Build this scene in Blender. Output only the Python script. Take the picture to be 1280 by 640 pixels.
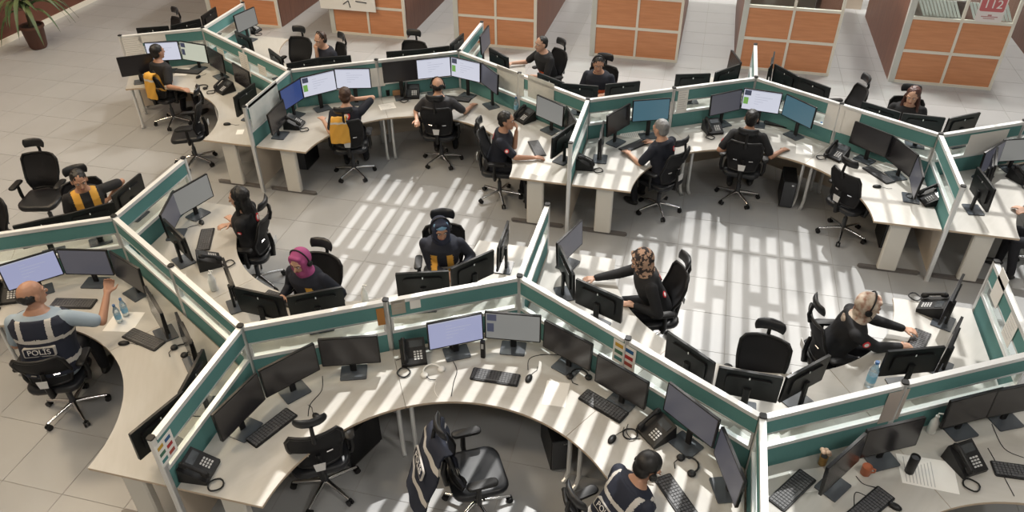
import bpy, bmesh, math, random
import numpy as np
from mathutils import Vector, Matrix, Euler, noise as noise_m
from mathutils.bvhtree import BVHTree
random.seed(7)
for o in list(bpy.data.objects): bpy.data.objects.remove(o)
SC = bpy.context.scene
COL = SC.collection
# ------------------------------------------------------------------ camera
FPX, RX, RY, RZ, CZ = 965.70, 0.93719, 0.0056, 0.24270, 5.849
cam = bpy.data.cameras.new('camera'); cam_o = bpy.data.objects.new('camera', cam); COL.objects.link(cam_o)
cam.sensor_width = 36; cam.lens = FPX / 1280 * 36; cam.clip_end = 200
cam_o.location = (0, 0, CZ); cam_o.rotation_euler = (RX, RY, RZ)
SC.camera = cam_o
CAMR = Euler((RX, RY, RZ), 'XYZ').to_matrix()
# ------------------------------------------------------------------ sky, sun, exposure
SC.view_settings.view_transform = 'Standard'; SC.view_settings.look = 'None'
SC.view_settings.gamma = 1; SC.view_settings.exposure = 0.0; SC.view_settings.use_curve_mapping = False
W = bpy.data.worlds.new('sky'); SC.world = W; W.use_nodes = True
W.node_tree.nodes['Background'].inputs[0].default_value = (0.90, 0.96, 1.0, 1)
W.node_tree.nodes['Background'].inputs[1].default_value = 2.25
SUN_D = Vector((0.06, -0.50, -1.0))                       # from the north, high
sun = bpy.data.lights.new('sun', 'SUN'); sun.energy = 3.7; sun.angle = math.radians(0.28); sun.color = (1, 0.98, 0.94)
sun_o = bpy.data.objects.new('sun', sun); COL.objects.link(sun_o)
sun_o.rotation_euler = SUN_D.to_track_quat('-Z', 'Y').to_euler()

def back(px, z):
    """direction through a pixel of the 1280x640 photograph, cut with the height z"""
    d = CAMR @ Vector(((px[0] - 640) / FPX, -(px[1] - 320) / FPX, -1.0))
    t = (z - CZ) / d.z
    return Vector((d.x * t, d.y * t))
def inview(x, y, z=0, m=40):
    v = CAMR.transposed() @ Vector((x, y, z - CZ))
    if v.z > -.1: return None
    u, w = 640 + FPX * v.x / -v.z, 320 - FPX * v.y / -v.z
    return (u, w) if -m < u < 1280 + m and -m < w < 640 + m else None
CR = dict(A=(0,0), B=(300,0), C=(560,0), D=(820,0), F=(0,150), G=(300,100), H=(560,100), I=(820,90), J=(960,120), L=(240,220),
          N=(460,230), O=(640,250), P=(820,300), Q=(960,280), M=(0,280), S=(200,380), Y=(160,460), T=(440,360), Z=(440,460), U=(640,380), W=(660,460))
def c(k, x, y):
    if k == 'R': return (x / 2.667, 400 + y / 2.667)
    if k == 'X': return (940 + x / 3.2, 440 + y / 3.2)
    o = CR[k]; return (o[0] + x / 3.556, o[1] + y / 3.556)

# ------------------------------------------------------------------ materials
MAT = {}
def mat(name, col, rough=.5, metal=0, spec=.5, emit=None, estr=1, trans=0, alpha=1, noise=None, rnd=0, coat=0):
    if name in MAT: return MAT[name]
    m = bpy.data.materials.new(name); m.use_nodes = True
    nt = m.node_tree; b = nt.nodes['Principled BSDF']
    b.inputs['Base Color'].default_value = (*col, 1); b.inputs['Roughness'].default_value = rough
    b.inputs['Metallic'].default_value = metal; b.inputs['Specular IOR Level'].default_value = spec
    b.inputs['Coat Weight'].default_value = coat
    if emit: b.inputs['Emission Color'].default_value = (*emit, 1); b.inputs['Emission Strength'].default_value = estr
    if trans: b.inputs['Transmission Weight'].default_value = trans
    if alpha < 1: b.inputs['Alpha'].default_value = alpha
    if noise:   # (scale, col2, (sx,sy,sz), lo, hi)
        sc, col2, st, lo, hi = noise
        tc = nt.nodes.new('ShaderNodeTexCoord'); mp = nt.nodes.new('ShaderNodeMapping'); mp.inputs['Scale'].default_value = st
        n = nt.nodes.new('ShaderNodeTexNoise'); n.inputs['Scale'].default_value = sc; n.inputs['Detail'].default_value = 4
        r = nt.nodes.new('ShaderNodeMapRange'); r.inputs[1].default_value = lo; r.inputs[2].default_value = hi
        mx = nt.nodes.new('ShaderNodeMix'); mx.data_type = 'RGBA'
        mx.inputs[6].default_value = (*col, 1); mx.inputs[7].default_value = (*col2, 1)
        nt.links.new(tc.outputs['Object'], mp.inputs[0]); nt.links.new(mp.outputs[0], n.inputs['Vector'])
        nt.links.new(n.outputs[0], r.inputs[0]); nt.links.new(r.outputs[0], mx.inputs[0])
        out = mx.outputs[2]
        if rnd:
            oi = nt.nodes.new('ShaderNodeObjectInfo'); hs = nt.nodes.new('ShaderNodeHueSaturation')
            rr = nt.nodes.new('ShaderNodeMapRange'); rr.inputs[3].default_value = 1 - rnd; rr.inputs[4].default_value = 1 + rnd
            nt.links.new(oi.outputs['Random'], rr.inputs[0]); nt.links.new(rr.outputs[0], hs.inputs['Value'])
            nt.links.new(out, hs.inputs['Color']); out = hs.outputs[0]
        nt.links.new(out, b.inputs['Base Color'])
    MAT[name] = m
    return m
tile_m = mat('porcelain_tile', (.365, .368, .37), .30, spec=.35, noise=(1.3, (.335, .337, .338), (1, 1, 1), .3, .7), rnd=.035)
grout_m = mat('grout', (.31, .295, .27), .8)
top_m = mat('worktop', (.455, .44, .41), .42, noise=(5, (.435, .42, .388), (1, 6, 1), .35, .7))
edge_m = mat('worktop_edge', (.50, .40, .30), .5)
alu_m = mat('aluminium', (.74, .75, .75), .32, metal=.55)
rail_m = mat('top_rail', (.80, .81, .81), .28, metal=.25)
teal_m = mat('teal_fabric', (.115, .285, .275), .8, noise=(220, (.10, .255, .25), (1, 1, 1), .3, .7))
glass_m = mat('clear_glass', (.93, .98, .97), .02, trans=1.0)
def thin_glass():
    m = bpy.data.materials.new('pane_glass'); m.use_nodes = True; nt = m.node_tree; nt.nodes.clear()
    o = nt.nodes.new('ShaderNodeOutputMaterial'); t = nt.nodes.new('ShaderNodeBsdfTransparent'); g = nt.nodes.new('ShaderNodeBsdfGlossy')
    t.inputs[0].default_value = (.93, .97, .965, 1); g.inputs['Roughness'].default_value = .06; f = nt.nodes.new('ShaderNodeValue'); f.outputs[0].default_value = .05
    x = nt.nodes.new('ShaderNodeMixShader'); nt.links.new(f.outputs[0], x.inputs[0]); nt.links.new(t.outputs[0], x.inputs[1]); nt.links.new(g.outputs[0], x.inputs[2]); nt.links.new(x.outputs[0], o.inputs[0]); return m
pane_m = thin_glass()
base_m = mat('panel_base', (.55, .47, .38), .6)
white_m = mat('leg_white', (.66, .64, .59), .45)
foot_m = mat('leg_foot', (.13, .12, .115), .4)
blk_m = mat('black_plastic', (.010, .010, .011), .45, spec=.35)
blk2_m = mat('black_fabric', (.014, .014, .016), .75)
mesh_m = mat('chair_mesh', (.014, .014, .016), .7, spec=.25)
leather_m = mat('black_leather', (.014, .015, .018), .38, spec=.4)
chrome_m = mat('chrome', (.75, .75, .76), .16, metal=1)
dgrey_m = mat('dark_grey', (.045, .048, .055), .38)
slate_m = mat('slate_base', (.06, .068, .08), .25)
bezel_m = mat('bezel', (.008, .008, .009), .35, spec=.35)
off_m = mat('screen_off', (.018, .017, .020), .22, spec=.6)
paper_m = mat('paper', (.80, .79, .76), .7)
wprint_m = mat('print_grey', (.42, .42, .42), .7)
logo_m = mat('logo_white', (.8, .8, .8), .5)
wood_m = mat('orange_laminate', (.62, .275, .13), .45, noise=(3.5, (.52, .215, .098), (.6, 1, 7), .3, .72))
wood2_m = mat('brown_laminate', (.23, .11, .075), .5, noise=(4, (.17, .08, .055), (1, 6, .5), .3, .7))
frame_m = mat('booth_frame', (.72, .68, .60), .5)
gpost_m = mat('booth_post', (.55, .56, .53), .5)
def lit(n, col, s): return mat(n, (.02, .02, .02), .3, emit=col, estr=s)
S_WHITE = lit('screen_white', (.74, .76, .88), .80); S_LILAC = lit('screen_lilac', (.50, .53, .80), .62)
S_BLUE = lit('screen_blue', (.035, .07, .24), .75); S_TEAL = lit('screen_teal', (.09, .22, .29), .55)
S_GREY = lit('screen_grey', (.38, .38, .36), .5); S_DIM = lit('screen_dim', (.12, .12, .15), .5); S_YEL = lit('screen_pale', (.62, .64, .52), .8)
S_GREEN = lit('screen_green', (.18, .42, .08), .8); S_DARK = lit('screen_block', (.06, .07, .12), .7)

# ------------------------------------------------------------------ mesh builder
class MB:
    def __init__(s): s.v = []; s.f = []; s.m = []
    def add(s, vs, fs, mi=0):
        b = len(s.v); s.v += [tuple(v) for v in vs]; s.f += [tuple(b + i for i in f) for f in fs]; s.m += [mi] * len(fs); return s
    def box(s, x0, x1, y0, y1, z0, z1, mi=0, M=None, bv=0):
        if bv:
            pts = []
            b = min(bv, (x1-x0)/2.01, (y1-y0)/2.01)
            prof = [(x0+b,y0),(x1-b,y0),(x1,y0+b),(x1,y1-b),(x1-b,y1),(x0+b,y1),(x0,y1-b),(x0,y0+b)]
            return s.prism(prof, z0, z1, mi, M)
        vs = [Vector(p) for p in ((x0,y0,z0),(x1,y0,z0),(x1,y1,z0),(x0,y1,z0),(x0,y0,z1),(x1,y0,z1),(x1,y1,z1),(x0,y1,z1))]
        if M: vs = [M @ v for v in vs]
        return s.add(vs, [(3,2,1,0),(4,5,6,7),(0,1,5,4),(1,2,6,5),(2,3,7,6),(3,0,4,7)], mi)
    def prism(s, prof, z0, z1, mi=0, M=None, side=None, bev=0):
        n = len(prof)
        if bev:
            cx = sum(p[0] for p in prof)/n; cy = sum(p[1] for p in prof)/n
            vs = []
            def ins(p):
                d = math.hypot(p[0]-cx, p[1]-cy) or 1; k = max(0, 1 - bev/d); return (cx+(p[0]-cx)*k, cy+(p[1]-cy)*k)
            q = [ins(p) for p in prof]
            vs = [(*p, z0) for p in q] + [(*p, z0+bev) for p in prof] + [(*p, z1-bev) for p in prof] + [(*p, z1) for p in q]
            fs = [tuple(range(n))[::-1], tuple(range(3*n, 4*n))]
            for k in range(3): fs += [(k*n+i, k*n+(i+1)%n, (k+1)*n+(i+1)%n, (k+1)*n+i) for i in range(n)]
        else:
            vs = [(*p, z0) for p in prof] + [(*p, z1) for p in prof]
            fs = [tuple(range(n))[::-1], tuple(range(n, 2*n))]
            if side is None: fs += [(i, (i+1)%n, n+(i+1)%n, n+i) for i in range(n)]
        vs = [Vector(v) for v in vs]
        if M: vs = [M @ v for v in vs]
        s.add(vs, fs, mi)
        if side is not None and not bev:
            b = len(s.v) - 2*n
            for i in range(n): s.f.append((b+i, b+(i+1)%n, b+n+(i+1)%n, b+n+i)); s.m.append(side)
        return s
    def tube(s, pts, r, n=6, mi=0, cap=True):
        pts = [Vector(p) for p in pts]; rs = r if isinstance(r, (list, tuple)) else [r]*len(pts)
        b = len(s.v); up = None
        for i, p in enumerate(pts):
            t = (pts[min(i+1, len(pts)-1)] - pts[max(i-1, 0)]).normalized()
            if up is None: up = t.orthogonal().normalized()
            up = (up - t*up.dot(t)); up = up.normalized() if up.length > 1e-6 else t.orthogonal().normalized()
            w = t.cross(up)
            for k in range(n):
                a = 2*math.pi*k/n; s.v.append(tuple(p + (up*math.cos(a) + w*math.sin(a))*rs[i]))
        for i in range(len(pts)-1):
            for k in range(n):
                s.f.append((b+i*n+k, b+i*n+(k+1)%n, b+(i+1)*n+(k+1)%n, b+(i+1)*n+k)); s.m.append(mi)
        if cap:
            s.f.append(tuple(b+k for k in range(n))[::-1]); s.m.append(mi)
            e = b+(len(pts)-1)*n; s.f.append(tuple(e+k for k in range(n))); s.m.append(mi)
        return s
    def lathe(s, prof, n=16, mi=0, M=None):
        vs = []; fs = []
        for r, z in prof:
            for k in range(n): a = 2*math.pi*k/n; vs.append(Vector((r*math.cos(a), r*math.sin(a), z)))
        for i in range(len(prof)-1):
            for k in range(n): fs.append((i*n+k, i*n+(k+1)%n, (i+1)*n+(k+1)%n, (i+1)*n+k))
        fs.append(tuple(range(n))[::-1]); fs.append(tuple(range((len(prof)-1)*n, len(prof)*n)))
        if M: vs = [M @ v for v in vs]
        return s.add(vs, fs, mi)
    def ell(s, cen, rad, n=16, m=10, mi=0, R=None):
        cen = Vector(cen); vs = [(0,0,-1)]; fs = []
        for i in range(1, m):
            t = math.pi*i/m - math.pi/2
            for k in range(n): a = 2*math.pi*k/n; vs.append((math.cos(t)*math.cos(a), math.cos(t)*math.sin(a), math.sin(t)))
        vs.append((0,0,1)); L = len(vs)-1
        for k in range(n):
            fs.append((0, 1+(k+1)%n, 1+k)); fs.append((L, L-n+k, L-n+(k+1)%n))
            for i in range(m-2): fs.append((1+i*n+k, 1+i*n+(k+1)%n, 1+(i+1)*n+(k+1)%n, 1+(i+1)*n+k))
        out = []
        for v in vs:
            q = Vector((v[0]*rad[0], v[1]*rad[1], v[2]*rad[2]))
            out.append(cen + (R @ q if R else q))
        return s.add(out, fs, mi)
    def caps(s, p0, r0, p1, r1, n=12):
        p0, p1 = Vector(p0), Vector(p1); d = (p1-p0).normalized(); pts = []; rs = []
        for a in (-.98, -.8, -.45, 0): pts.append(p0 + d*r0*a); rs.append(r0*math.sqrt(1-a*a))
        for a in (0, .45, .8, .98): pts.append(p1 + d*r1*a); rs.append(r1*math.sqrt(1-a*a))
        return s.tube(pts, rs, n)
    def loft(s, rings, mi=0):   # rings: list of lists of points
        n = len(rings[0]); b = len(s.v)
        for r in rings: s.v += [tuple(p) for p in r]
        for i in range(len(rings)-1):
            for k in range(n): s.f.append((b+i*n+k, b+i*n+(k+1)%n, b+(i+1)*n+(k+1)%n, b+(i+1)*n+k)); s.m.append(mi)
        s.f.append(tuple(b+k for k in range(n))[::-1]); s.m.append(mi)
        e = b+(len(rings)-1)*n; s.f.append(tuple(e+k for k in range(n))); s.m.append(mi)
        return s
    def mesh(s, name, mats, smooth=None):
        me = bpy.data.meshes.new(name); me.from_pydata(s.v, [], s.f); me.update()
        for m in (mats if isinstance(mats, (list, tuple)) else [mats]): me.materials.append(m)
        me.polygons.foreach_set('material_index', s.m)
        bm = bmesh.new(); bm.from_mesh(me); bmesh.ops.recalc_face_normals(bm, faces=bm.faces); bm.to_mesh(me); bm.free()
        if smooth is not None:
            me.shade_smooth()
            if smooth < 179: me.set_sharp_from_angle(angle=math.radians(smooth))
        return me
    def build(s, name, mats, parent=None, smooth=40):
        o = bpy.data.objects.new(name, s.mesh(name, mats, smooth)); COL.objects.link(o)
        if parent: o.parent = parent
        return o
def tag(o, label, cat=None, group=None, kind=None):
    if label: o['label'] = label
    if cat: o['category'] = cat
    if group: o['group'] = group
    if kind: o['kind'] = kind
    return o
def thing(name, loc, rz, label, cat, group=None):
    o = bpy.data.objects.new(name, None); COL.objects.link(o); o.empty_display_size = .1
    o.location = loc; o.rotation_euler = (0, 0, rz)
    return tag(o, label, cat, group)
def copy_tree(o, parent=None):
    n = o.copy(); COL.objects.link(n); n.parent = parent
    for ch in o.children: copy_tree(ch, n)
    return n
def rrect(w, h, r, n=4, cx=0, cy=0):
    out = []
    for sx, sy, a0 in ((1,1,0),(-1,1,90),(-1,-1,180),(1,-1,270)):
        for k in range(n+1):
            a = math.radians(a0 + 90*k/n); out.append((cx + sx*(w/2-r) + r*math.cos(a), cy + sy*(h/2-r) + r*math.sin(a)))
    return out
ROTX = Matrix.Rotation(math.pi/2, 4, 'X')      # (x,y,z)->(x,-z,y)
ROTZ = lambda a: Matrix.Rotation(a, 4, 'Z')
D2R = math.radians

# ------------------------------------------------------------------ the honeycomb plan
HT, LL, BB = 1.33, 2.566, 1.30
CX, CY = LL*math.cos(.5201), LL*math.sin(.5201)
ROW = [(-5.807, 4.389), (-8.044, 9.708)]
def V(row, i): return Vector((ROW[row][0] + i*CX, ROW[row][1] + (CY if i % 2 == 0 else 0)))
def Bend(row, i): return V(row, i) + Vector((0, BB if i % 2 == 0 else -BB))
def mid(a, b): return (a+b)/2
CELL = {}
for k, r, i in (('S1a',1,0),('S1b',1,2),('S1c',1,4),('S1d',1,6),('S0a',0,0),('S0b',0,2),('S0c',0,4)): CELL[k] = V(r, i) - Vector((0, LL))
for k, r, i in (('N1a',1,-1),('N1b',1,1),('N1c',1,3),('N1d',1,5),('N0a',0,-1),('N0b',0,1),('N0c',0,3)): CELL[k] = V(r, i) + Vector((0, LL))
CPH = dict(S1a='far left desk by the plain floor', S1b='back centre desk', S1c='back desk right of centre', S1d='desk at the right edge',
           S0a='police officer\'s desk at lower left', S0b='large empty curved desk in front', S0c='lower right corner desk',
           N1a='desk hidden behind the far left partition', N1b='far desk of the man resting his chin', N1c='far desk of the orange-vest men',
           N1d='far desk of the long-haired woman', N0a='left desk of the yellow-vest woman', N0b='middle desk of the pink-scarf woman',
           N0c='middle desk of the leopard-scarf woman')

# ------------------------------------------------------------------ floor
fl = tag(MB().box(-24, 22, -8, 24, -.05, -.004).build('floor', grout_m, None, None), 'pale beige porcelain tile floor of the hall', kind='structure')
TX, TY, TX0, TY0, J = .64, .655, .735, 8.48, .003
def tile_mb(x, y, mb): return mb.box(x+J, x+TX-J, y+J, y+TY-J, -.004, 0)
tl = []
for i in range(-38, 34):
    for j in range(-24, 24):
        x, y = TX0 + i*TX, TY0 + j*TY
        if -24 < x < 21.5 and -8 < y < 23.5:
            q = inview(x+TX/2, y+TY/2); tl.append((0 if q else 1, math.hypot(x, y), x, y))
tl.sort()
tmesh = tile_mb(0, 0, MB()).mesh('floor_tile', tile_m)
rest = MB()
for n, (a, d, x, y) in enumerate(tl):
    if n < 300:
        o = bpy.data.objects.new('floor_tile', tmesh); COL.objects.link(o); o.location = (x, y, 0); o.parent = fl
    else: tile_mb(x, y, rest)
o = rest.build('distant_tiles', tile_m, fl, None); o['kind'] = 'stuff'
# left wall with its skirting
wl = tag(MB().box(-14.1, -13.9, -8, 24, 0, 3.2).build('wall_left', mat('red_brown_panel', (.14, .05, .03), .5, noise=(3, (.10, .035, .022), (1, 1, .3), .3, .7)), None, None), 'reddish brown panelled wall at the left', kind='structure')
tag(MB().box(-13.9, -13.86, -8, 24, 0, .10).build('baseboard_left', frame_m, None, None), 'pale skirting board along the brown wall', kind='structure')

wall_m = mat('wall_paint', (.62, .60, .56), .8)
for nm_, bx in (('wall_right', (15.8, 16, -6, 26, 0, 9.0)), ('wall_back', (-16, 16, 25.8, 26, 0, 9.0)), ('wall_front', (-16, 16, -6.2, -6, 0, 9.0)), ('wall_gallery_side', (-16.2, -16, -6, 26, 0, 9.0))):
    tag(MB().box(*bx).build(nm_, wall_m, None, None), 'plain painted hall wall outside the picture', kind='structure')
# ------------------------------------------------------------------ roof with slatted skylights (above the picture)
ZR = 9.0
def up(x, y, z=0): return (x - SUN_D.x*(ZR-z), y - SUN_D.y*(ZR-z))
rf = MB()
ex0, ex1, ey0, ey1 = -4.35, 6.5, 2.2, 10.6         # ground rectangle that gets the sun
a0, b0 = up(ex0, ey0); a1, b1 = up(ex1, ey1)
rf.box(-16, a0, -6, 26, ZR, ZR+.2); rf.box(a1, 16, -6, 26, ZR, ZR+.2)
rf.box(a0, a1, -6, b0, ZR, ZR+.2); rf.box(a0, a1, b1, 26, ZR, ZR+.2)
roof = tag(rf.build('ceiling', mat('ceiling_white', (.8, .8, .78), .8), None, None), 'white atrium ceiling with a slatted skylight', kind='structure')
sl = MB()
def slats(gx0, gx1, gy0, gy1, period, width, ang, z, cross, phase=0, ZR=9.0):
    def up(x, y, z=0): return (x - SUN_D.x*(ZR-z), y - SUN_D.y*(ZR-z))
    x = gx0 + phase
    while x < gx1:
        p0 = up(x, gy0, z); p1 = up(x + math.tan(ang)*(gy1-gy0), gy1, z)
        w = width/2
        sl.add([(p0[0]-w,p0[1],ZR),(p0[0]+w,p0[1],ZR),(p1[0]+w,p1[1],ZR),(p1[0]-w,p1[1],ZR),(p0[0]-w,p0[1],ZR+.05),(p0[0]+w,p0[1],ZR+.05),(p1[0]+w,p1[1],ZR+.05),(p1[0]-w,p1[1],ZR+.05)],
               [(3,2,1,0),(4,5,6,7),(0,1,5,4),(1,2,6,5),(2,3,7,6),(3,0,4,7)])
        x += period
    for y, w in cross:
        q0 = up(gx0, y, z); q1 = up(gx1, y, z)
        sl.box(q0[0], q1[0], q0[1]-w/2, q0[1]+w/2, ZR-.08, ZR)
slats(ex0, -1.9, 6.2, 10.7, .212, .125, 0, 0, [(6.25,.10),(7.3,.10),(8.46,.09),(9.5,.10)], 0, 7.6)
slats(-1.8, 2.15, 6.2, 10.7, .212, .088, 0, 0, [(6.25,.10),(8.46,.06),(9.5,.10)], 0, 7.6)
for k in range(31):                                       # short filler plates added between slats to break the sun stripes
    x = ex0 + .106 + .212*k; y = 7.15 + .45*random.random(); L = random.uniform(.12, .3)
    if x < 2.1 and random.random() < .7:
        q = (x - SUN_D.x*7.6, y - SUN_D.y*7.6); sl.box(q[0]-.085, q[0]+.085, q[1]-L/2, q[1]+L/2, 7.58, 7.6)
    if x < 2.1 and random.random() < (.8 if x < -1.9 else .45):                 # some bays are closed further north
        q = (x - SUN_D.x*7.6, 9.2 + random.random() - SUN_D.y*7.6); sl.box(q[0]-.085, q[0]+.085, q[1]-.45, q[1]+.45, 7.58, 7.6)
slats(2.15, 6.6, 6.2, 10.7, .34, .06, 0, .74, [(7.2,.3),(8.1,.08),(8.9,.06),(9.6,.06),(10.3,.07)])
slats(-3.1, .75, 2.1, 6.15, .217, .118, D2R(8), .74, [(2.2,.10),(3.5,.12),(6.1,.10)], 0, 6.9)
q = up(1.25, 2.0), up(7.2, 5.35); sl.box(q[0][0], q[1][0], q[0][1], q[1][1], ZR-.1, ZR)  # solid plate added to keep the sun off the lower right desk
slats(1.25, 6.6, 5.4, 6.15, .217, .118, 0, .74, [], 0, 8.8)
q = up(-4.35, 2.1), up(-3.1, 6.2); sl.box(q[0][0], q[1][0]+.3, q[0][1], q[1][1], ZR-.1, ZR)  # solid plate added to block the sun left of the front desk
o = sl.build('skylight_slats', mat('skylight_slat', (.6, .6, .6), .6), roof, None)
# warm ceiling lamps over the left; neutral fill lights added over the booths
def lamp(x, y, e, col, lab):
    t = thing('overhead_light', (x, y, ZR-.12), 0, lab, 'light', 'ceiling lights out of the picture')
    MB().box(-.65, .65, -.65, .65, .04, .12).build('housing', white_m, t, None)
    l = bpy.data.lights.new('lamp', 'AREA'); l.shape = 'SQUARE'; l.size = 1.2; l.energy = e; l.color = col
    lo = bpy.data.objects.new('lamp', l); COL.objects.link(lo); lo.parent = t; lo.location = (0, 0, 0)
for x, y, w_ in ((-9, 5, 'left aisle'), (-9, 10, 'far left desk'), (-11.5, 7.5, 'brown wall side'), (-6, 2.5, 'police desk')): lamp(x, y, 215, (1, .80, .56), 'square warm white ceiling light over the ' + w_)
for x, y, w_ in ((-5, 17, 'left'), (0, 17, 'middle'), (5, 17, 'right')): lamp(x, y, 650, (1, .95, .88), f'square neutral fill light added over the {w_} wooden booths')

for x, y, w_ in ((-3.5, -1.5, 'left'), (1.5, -1.5, 'middle'), (5.0, 1.2, 'right')): lamp(x, y, 240 if x > 4 else 120, (1, .95, .88), f'square neutral fill light added over the {w_} of the gallery')  # unseen fill lights added on the camera side to brighten south faces
# ------------------------------------------------------------------ partitions
def panel(p0, p1, label, glass=True):
    d = p1 - p0; L = d.length; a = math.atan2(d.y, d.x); m = mid(p0, p1)
    t = thing('partition_panel', (m.x, m.y, 0), a, label, 'partition', 'teal desk partitions')
    h = L/2 - .027
    MB().box(-h, h, -.026, .026, HT-.04, HT, bv=0).build('top_rail', rail_m, t, None)
    MB().box(-h, h, -.016, .016, 1.135, HT-.04).build('upper_board', teal_m, t, None)
    MB().box(-h, h, -.02, .02, 1.118, 1.135).build('rail', alu_m, t, None)
    MB().box(-h+.02, h-.02, -.004, .004, .972, 1.118).build('glass_pane', pane_m, t, None)
    for s in (-1, 1): MB().box(min(s*h, s*(h-.02)), max(s*h, s*(h-.02)), -.02, .02, .972, 1.118).build('glass_frame', alu_m, t, None)
    MB().box(-h, h, -.022, .022, .935, .972).build('rail', rail_m, t, None)
    MB().box(-h, h, -.016, .016, .70, .935).build('lower_board', teal_m, t, None)
    MB().box(-h, h, -.014, .014, .09, .70).build('base_board', base_m, t, None)
    return t
def post(p, label):
    t = thing('partition_post', (p.x, p.y, 0), 0, label, 'post', 'aluminium partition posts')
    MB().box(-.025, .025, -.025, .025, .0, HT+.004, bv=.008).build('column', alu_m, t, 30)
    MB().box(-.028, .028, -.028, .028, HT+.004, HT+.018, bv=.01).build('cap', blk_m, t, 30)
    return t
ORD = ['first','second','third','fourth','fifth','sixth','seventh','eighth','ninth','tenth','eleventh','twelfth','thirteenth','fourteenth']
segs = {0: [], 1: []}
pts = {0: [], 1: []}
for r, i0, i1 in ((0, -1, 5), (1, -1, 6)):
    for i in range(i0, i1):
        a, b = V(r, i), V(r, i+1); m = mid(a, b)
        if not (r == 1 and i == -1): segs[r].append((a, m)); pts[r].append(a)
        segs[r].append((m, b)); pts[r].append(m)
nm = {0: 'front zigzag row', 1: 'back zigzag row'}
for r in (0, 1):
    vis = [s for s in segs[r] if any(inview(*(s[0]*(1-k/4) + s[1]*k/4), 1.3, 5) for k in range(5))]
    for n, (a, b) in enumerate(vis):
        panel(a, b, f'teal glazed partition panel, {ORD[n]} from the left in the {nm[r]}')
    vp = [p for p in pts[r] if inview(p.x, p.y, 1.3, 10)]
    for n, p in enumerate(vp): post(p, f'aluminium partition post, {ORD[n] if n < 14 else "last"} from the left in the {nm[r]}')
    for i in range(-1, 7):
        if (r == 1 and i == -1) or (r == 0 and i in (-1, 5)): continue
        e = Bend(r, i)
        if inview(e.x, e.y, 1.3, 10) or inview(V(r, i).x, V(r, i).y, 1.3, 10):
            side = 'far' if i % 2 == 0 else 'near'
            key = ('N' if i % 2 == 0 else 'S') + str(r)
            right = [k for k in CELL if k.startswith(key) and abs(CELL[k].x - (e.x + CX)) < .3]
            left = [k for k in CELL if k.startswith(key) and abs(CELL[k].x - (e.x - CX)) < .3]
            where = f'at the left end of the {CPH[right[0]]}' if right else f'at the right end of the {CPH[left[0]]}'
            panel(V(r, i), e, f'teal side screen {where}')
            post(e, f'end post {where}')

# ------------------------------------------------------------------ desks
RI = 1.44
def desk_parts(ends):
    """desk sector pointing to +Y about the cell centre; ends = kind of support at the right (60 deg) and the left (120 deg) side"""
    t = bpy.data.objects.new('curved_desk', None); COL.objects.link(t)
    A = LL*math.cos(math.pi/6) - .035; g = .002
    pr = []
    for s in (-1,):
        pass
    ra, la = math.radians(60), math.radians(120)
    dirn = lambda a: Vector((math.cos(a), math.sin(a)))
    v = (LL - .04) * Vector((0, 1))
    o1 = dirn(ra)*A; o2 = dirn(la)*A
    tr = Vector((-math.sin(ra), math.cos(ra)))*g; tl_ = Vector((math.sin(la), -math.cos(la)))*g
    prof = [o1+tr, v, o2+tl_]
    N = 20
    for k in range(N+1):
        a = la + (ra-la)*k/N; p = dirn(a)*RI
        if k == 0: p = p + tl_
        if k == N: p = p + tr
        prof.append(p)
    MB().prism([(p.x, p.y) for p in prof], .715, .74, 0, None, side=1).build('worktop', [top_m, edge_m], t, None)
    for a, kind, sg in ((ra, ends[0], 1), (la, ends[1], -1)):
        M = ROTZ(a) @ Matrix.Translation((0, 0, 0))
        if kind == 'end':    # wide white column on a long dark foot
            y0 = sg*.10
            MB().box(1.66, 1.88, y0-.04, y0+.04, .03, .715, bv=.015, M=M).build('leg', white_m, t, 30)
            MB().box(1.44, 2.16, y0-.03, y0+.03, .0, .035, bv=.025, M=M).build('foot', foot_m, t, 30)
        else:                # slim bent steel tube legs beside the seam
            y0 = sg*.06
            for r_, r2 in ((1.58, 1.50), (2.05, 2.1)):
                MB().tube([M @ Vector((r_, y0, .714)), M @ Vector((r_, y0, .12)), M @ Vector((r_ + (r2-r_)*.4, y0, .04)), M @ Vector((r2, y0, .015))], .022, 8).build('leg', alu_m, t, 40)
            MB().box(1.6, 2.03, y0-.012, y0+.012, .66, .71, M=M).build('cross_rail', dgrey_m, t, None)
    return t
protos = {}
def desk(cell, k, n):
    S = cell[0] == 'S'
    cc = CELL[cell]
    base = {0: -60, 1: 0, 2: 60}[k] + (0 if S else 180)      # k: 0 right, 1 middle, 2 left as seen from the chair side
    ends = ('end' if k == 0 else 'seam', 'end' if k == 2 else 'seam')
    if ends not in protos: protos[ends] = t = desk_parts(ends)
    else: t = copy_tree(protos[ends])
    t.location = (cc.x, cc.y, 0); t.rotation_euler = (0, 0, D2R(base))
    p = CELL[cell] + Vector((math.cos(D2R(base+90)), math.sin(D2R(base+90))))*1.8
    pos = ['right', 'middle', 'left'][k] if S else ['left', 'middle', 'right'][k]
    tag(t, f'cream curved desk, {pos} segment of the {CPH[cell]}', 'desk', 'curved desks along the partitions')
for cell in CELL:
    for k in range(3):
        if (cell == 'S1a' and k == 2) or (cell == 'N1a' and k < 2) or (cell == 'N1d' and k == 2): continue
        b = {0: 30, 1: 90, 2: 150}[k] + (0 if cell[0] == 'S' else 180)
        vis = any(inview(CELL[cell].x + math.cos(D2R(b+da))*rr, CELL[cell].y + math.sin(D2R(b+da))*rr, .74, 0) for da in (-25, 0, 25) for rr in (1.5, 2.1))
        if vis: desk(cell, k, 0)

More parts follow.
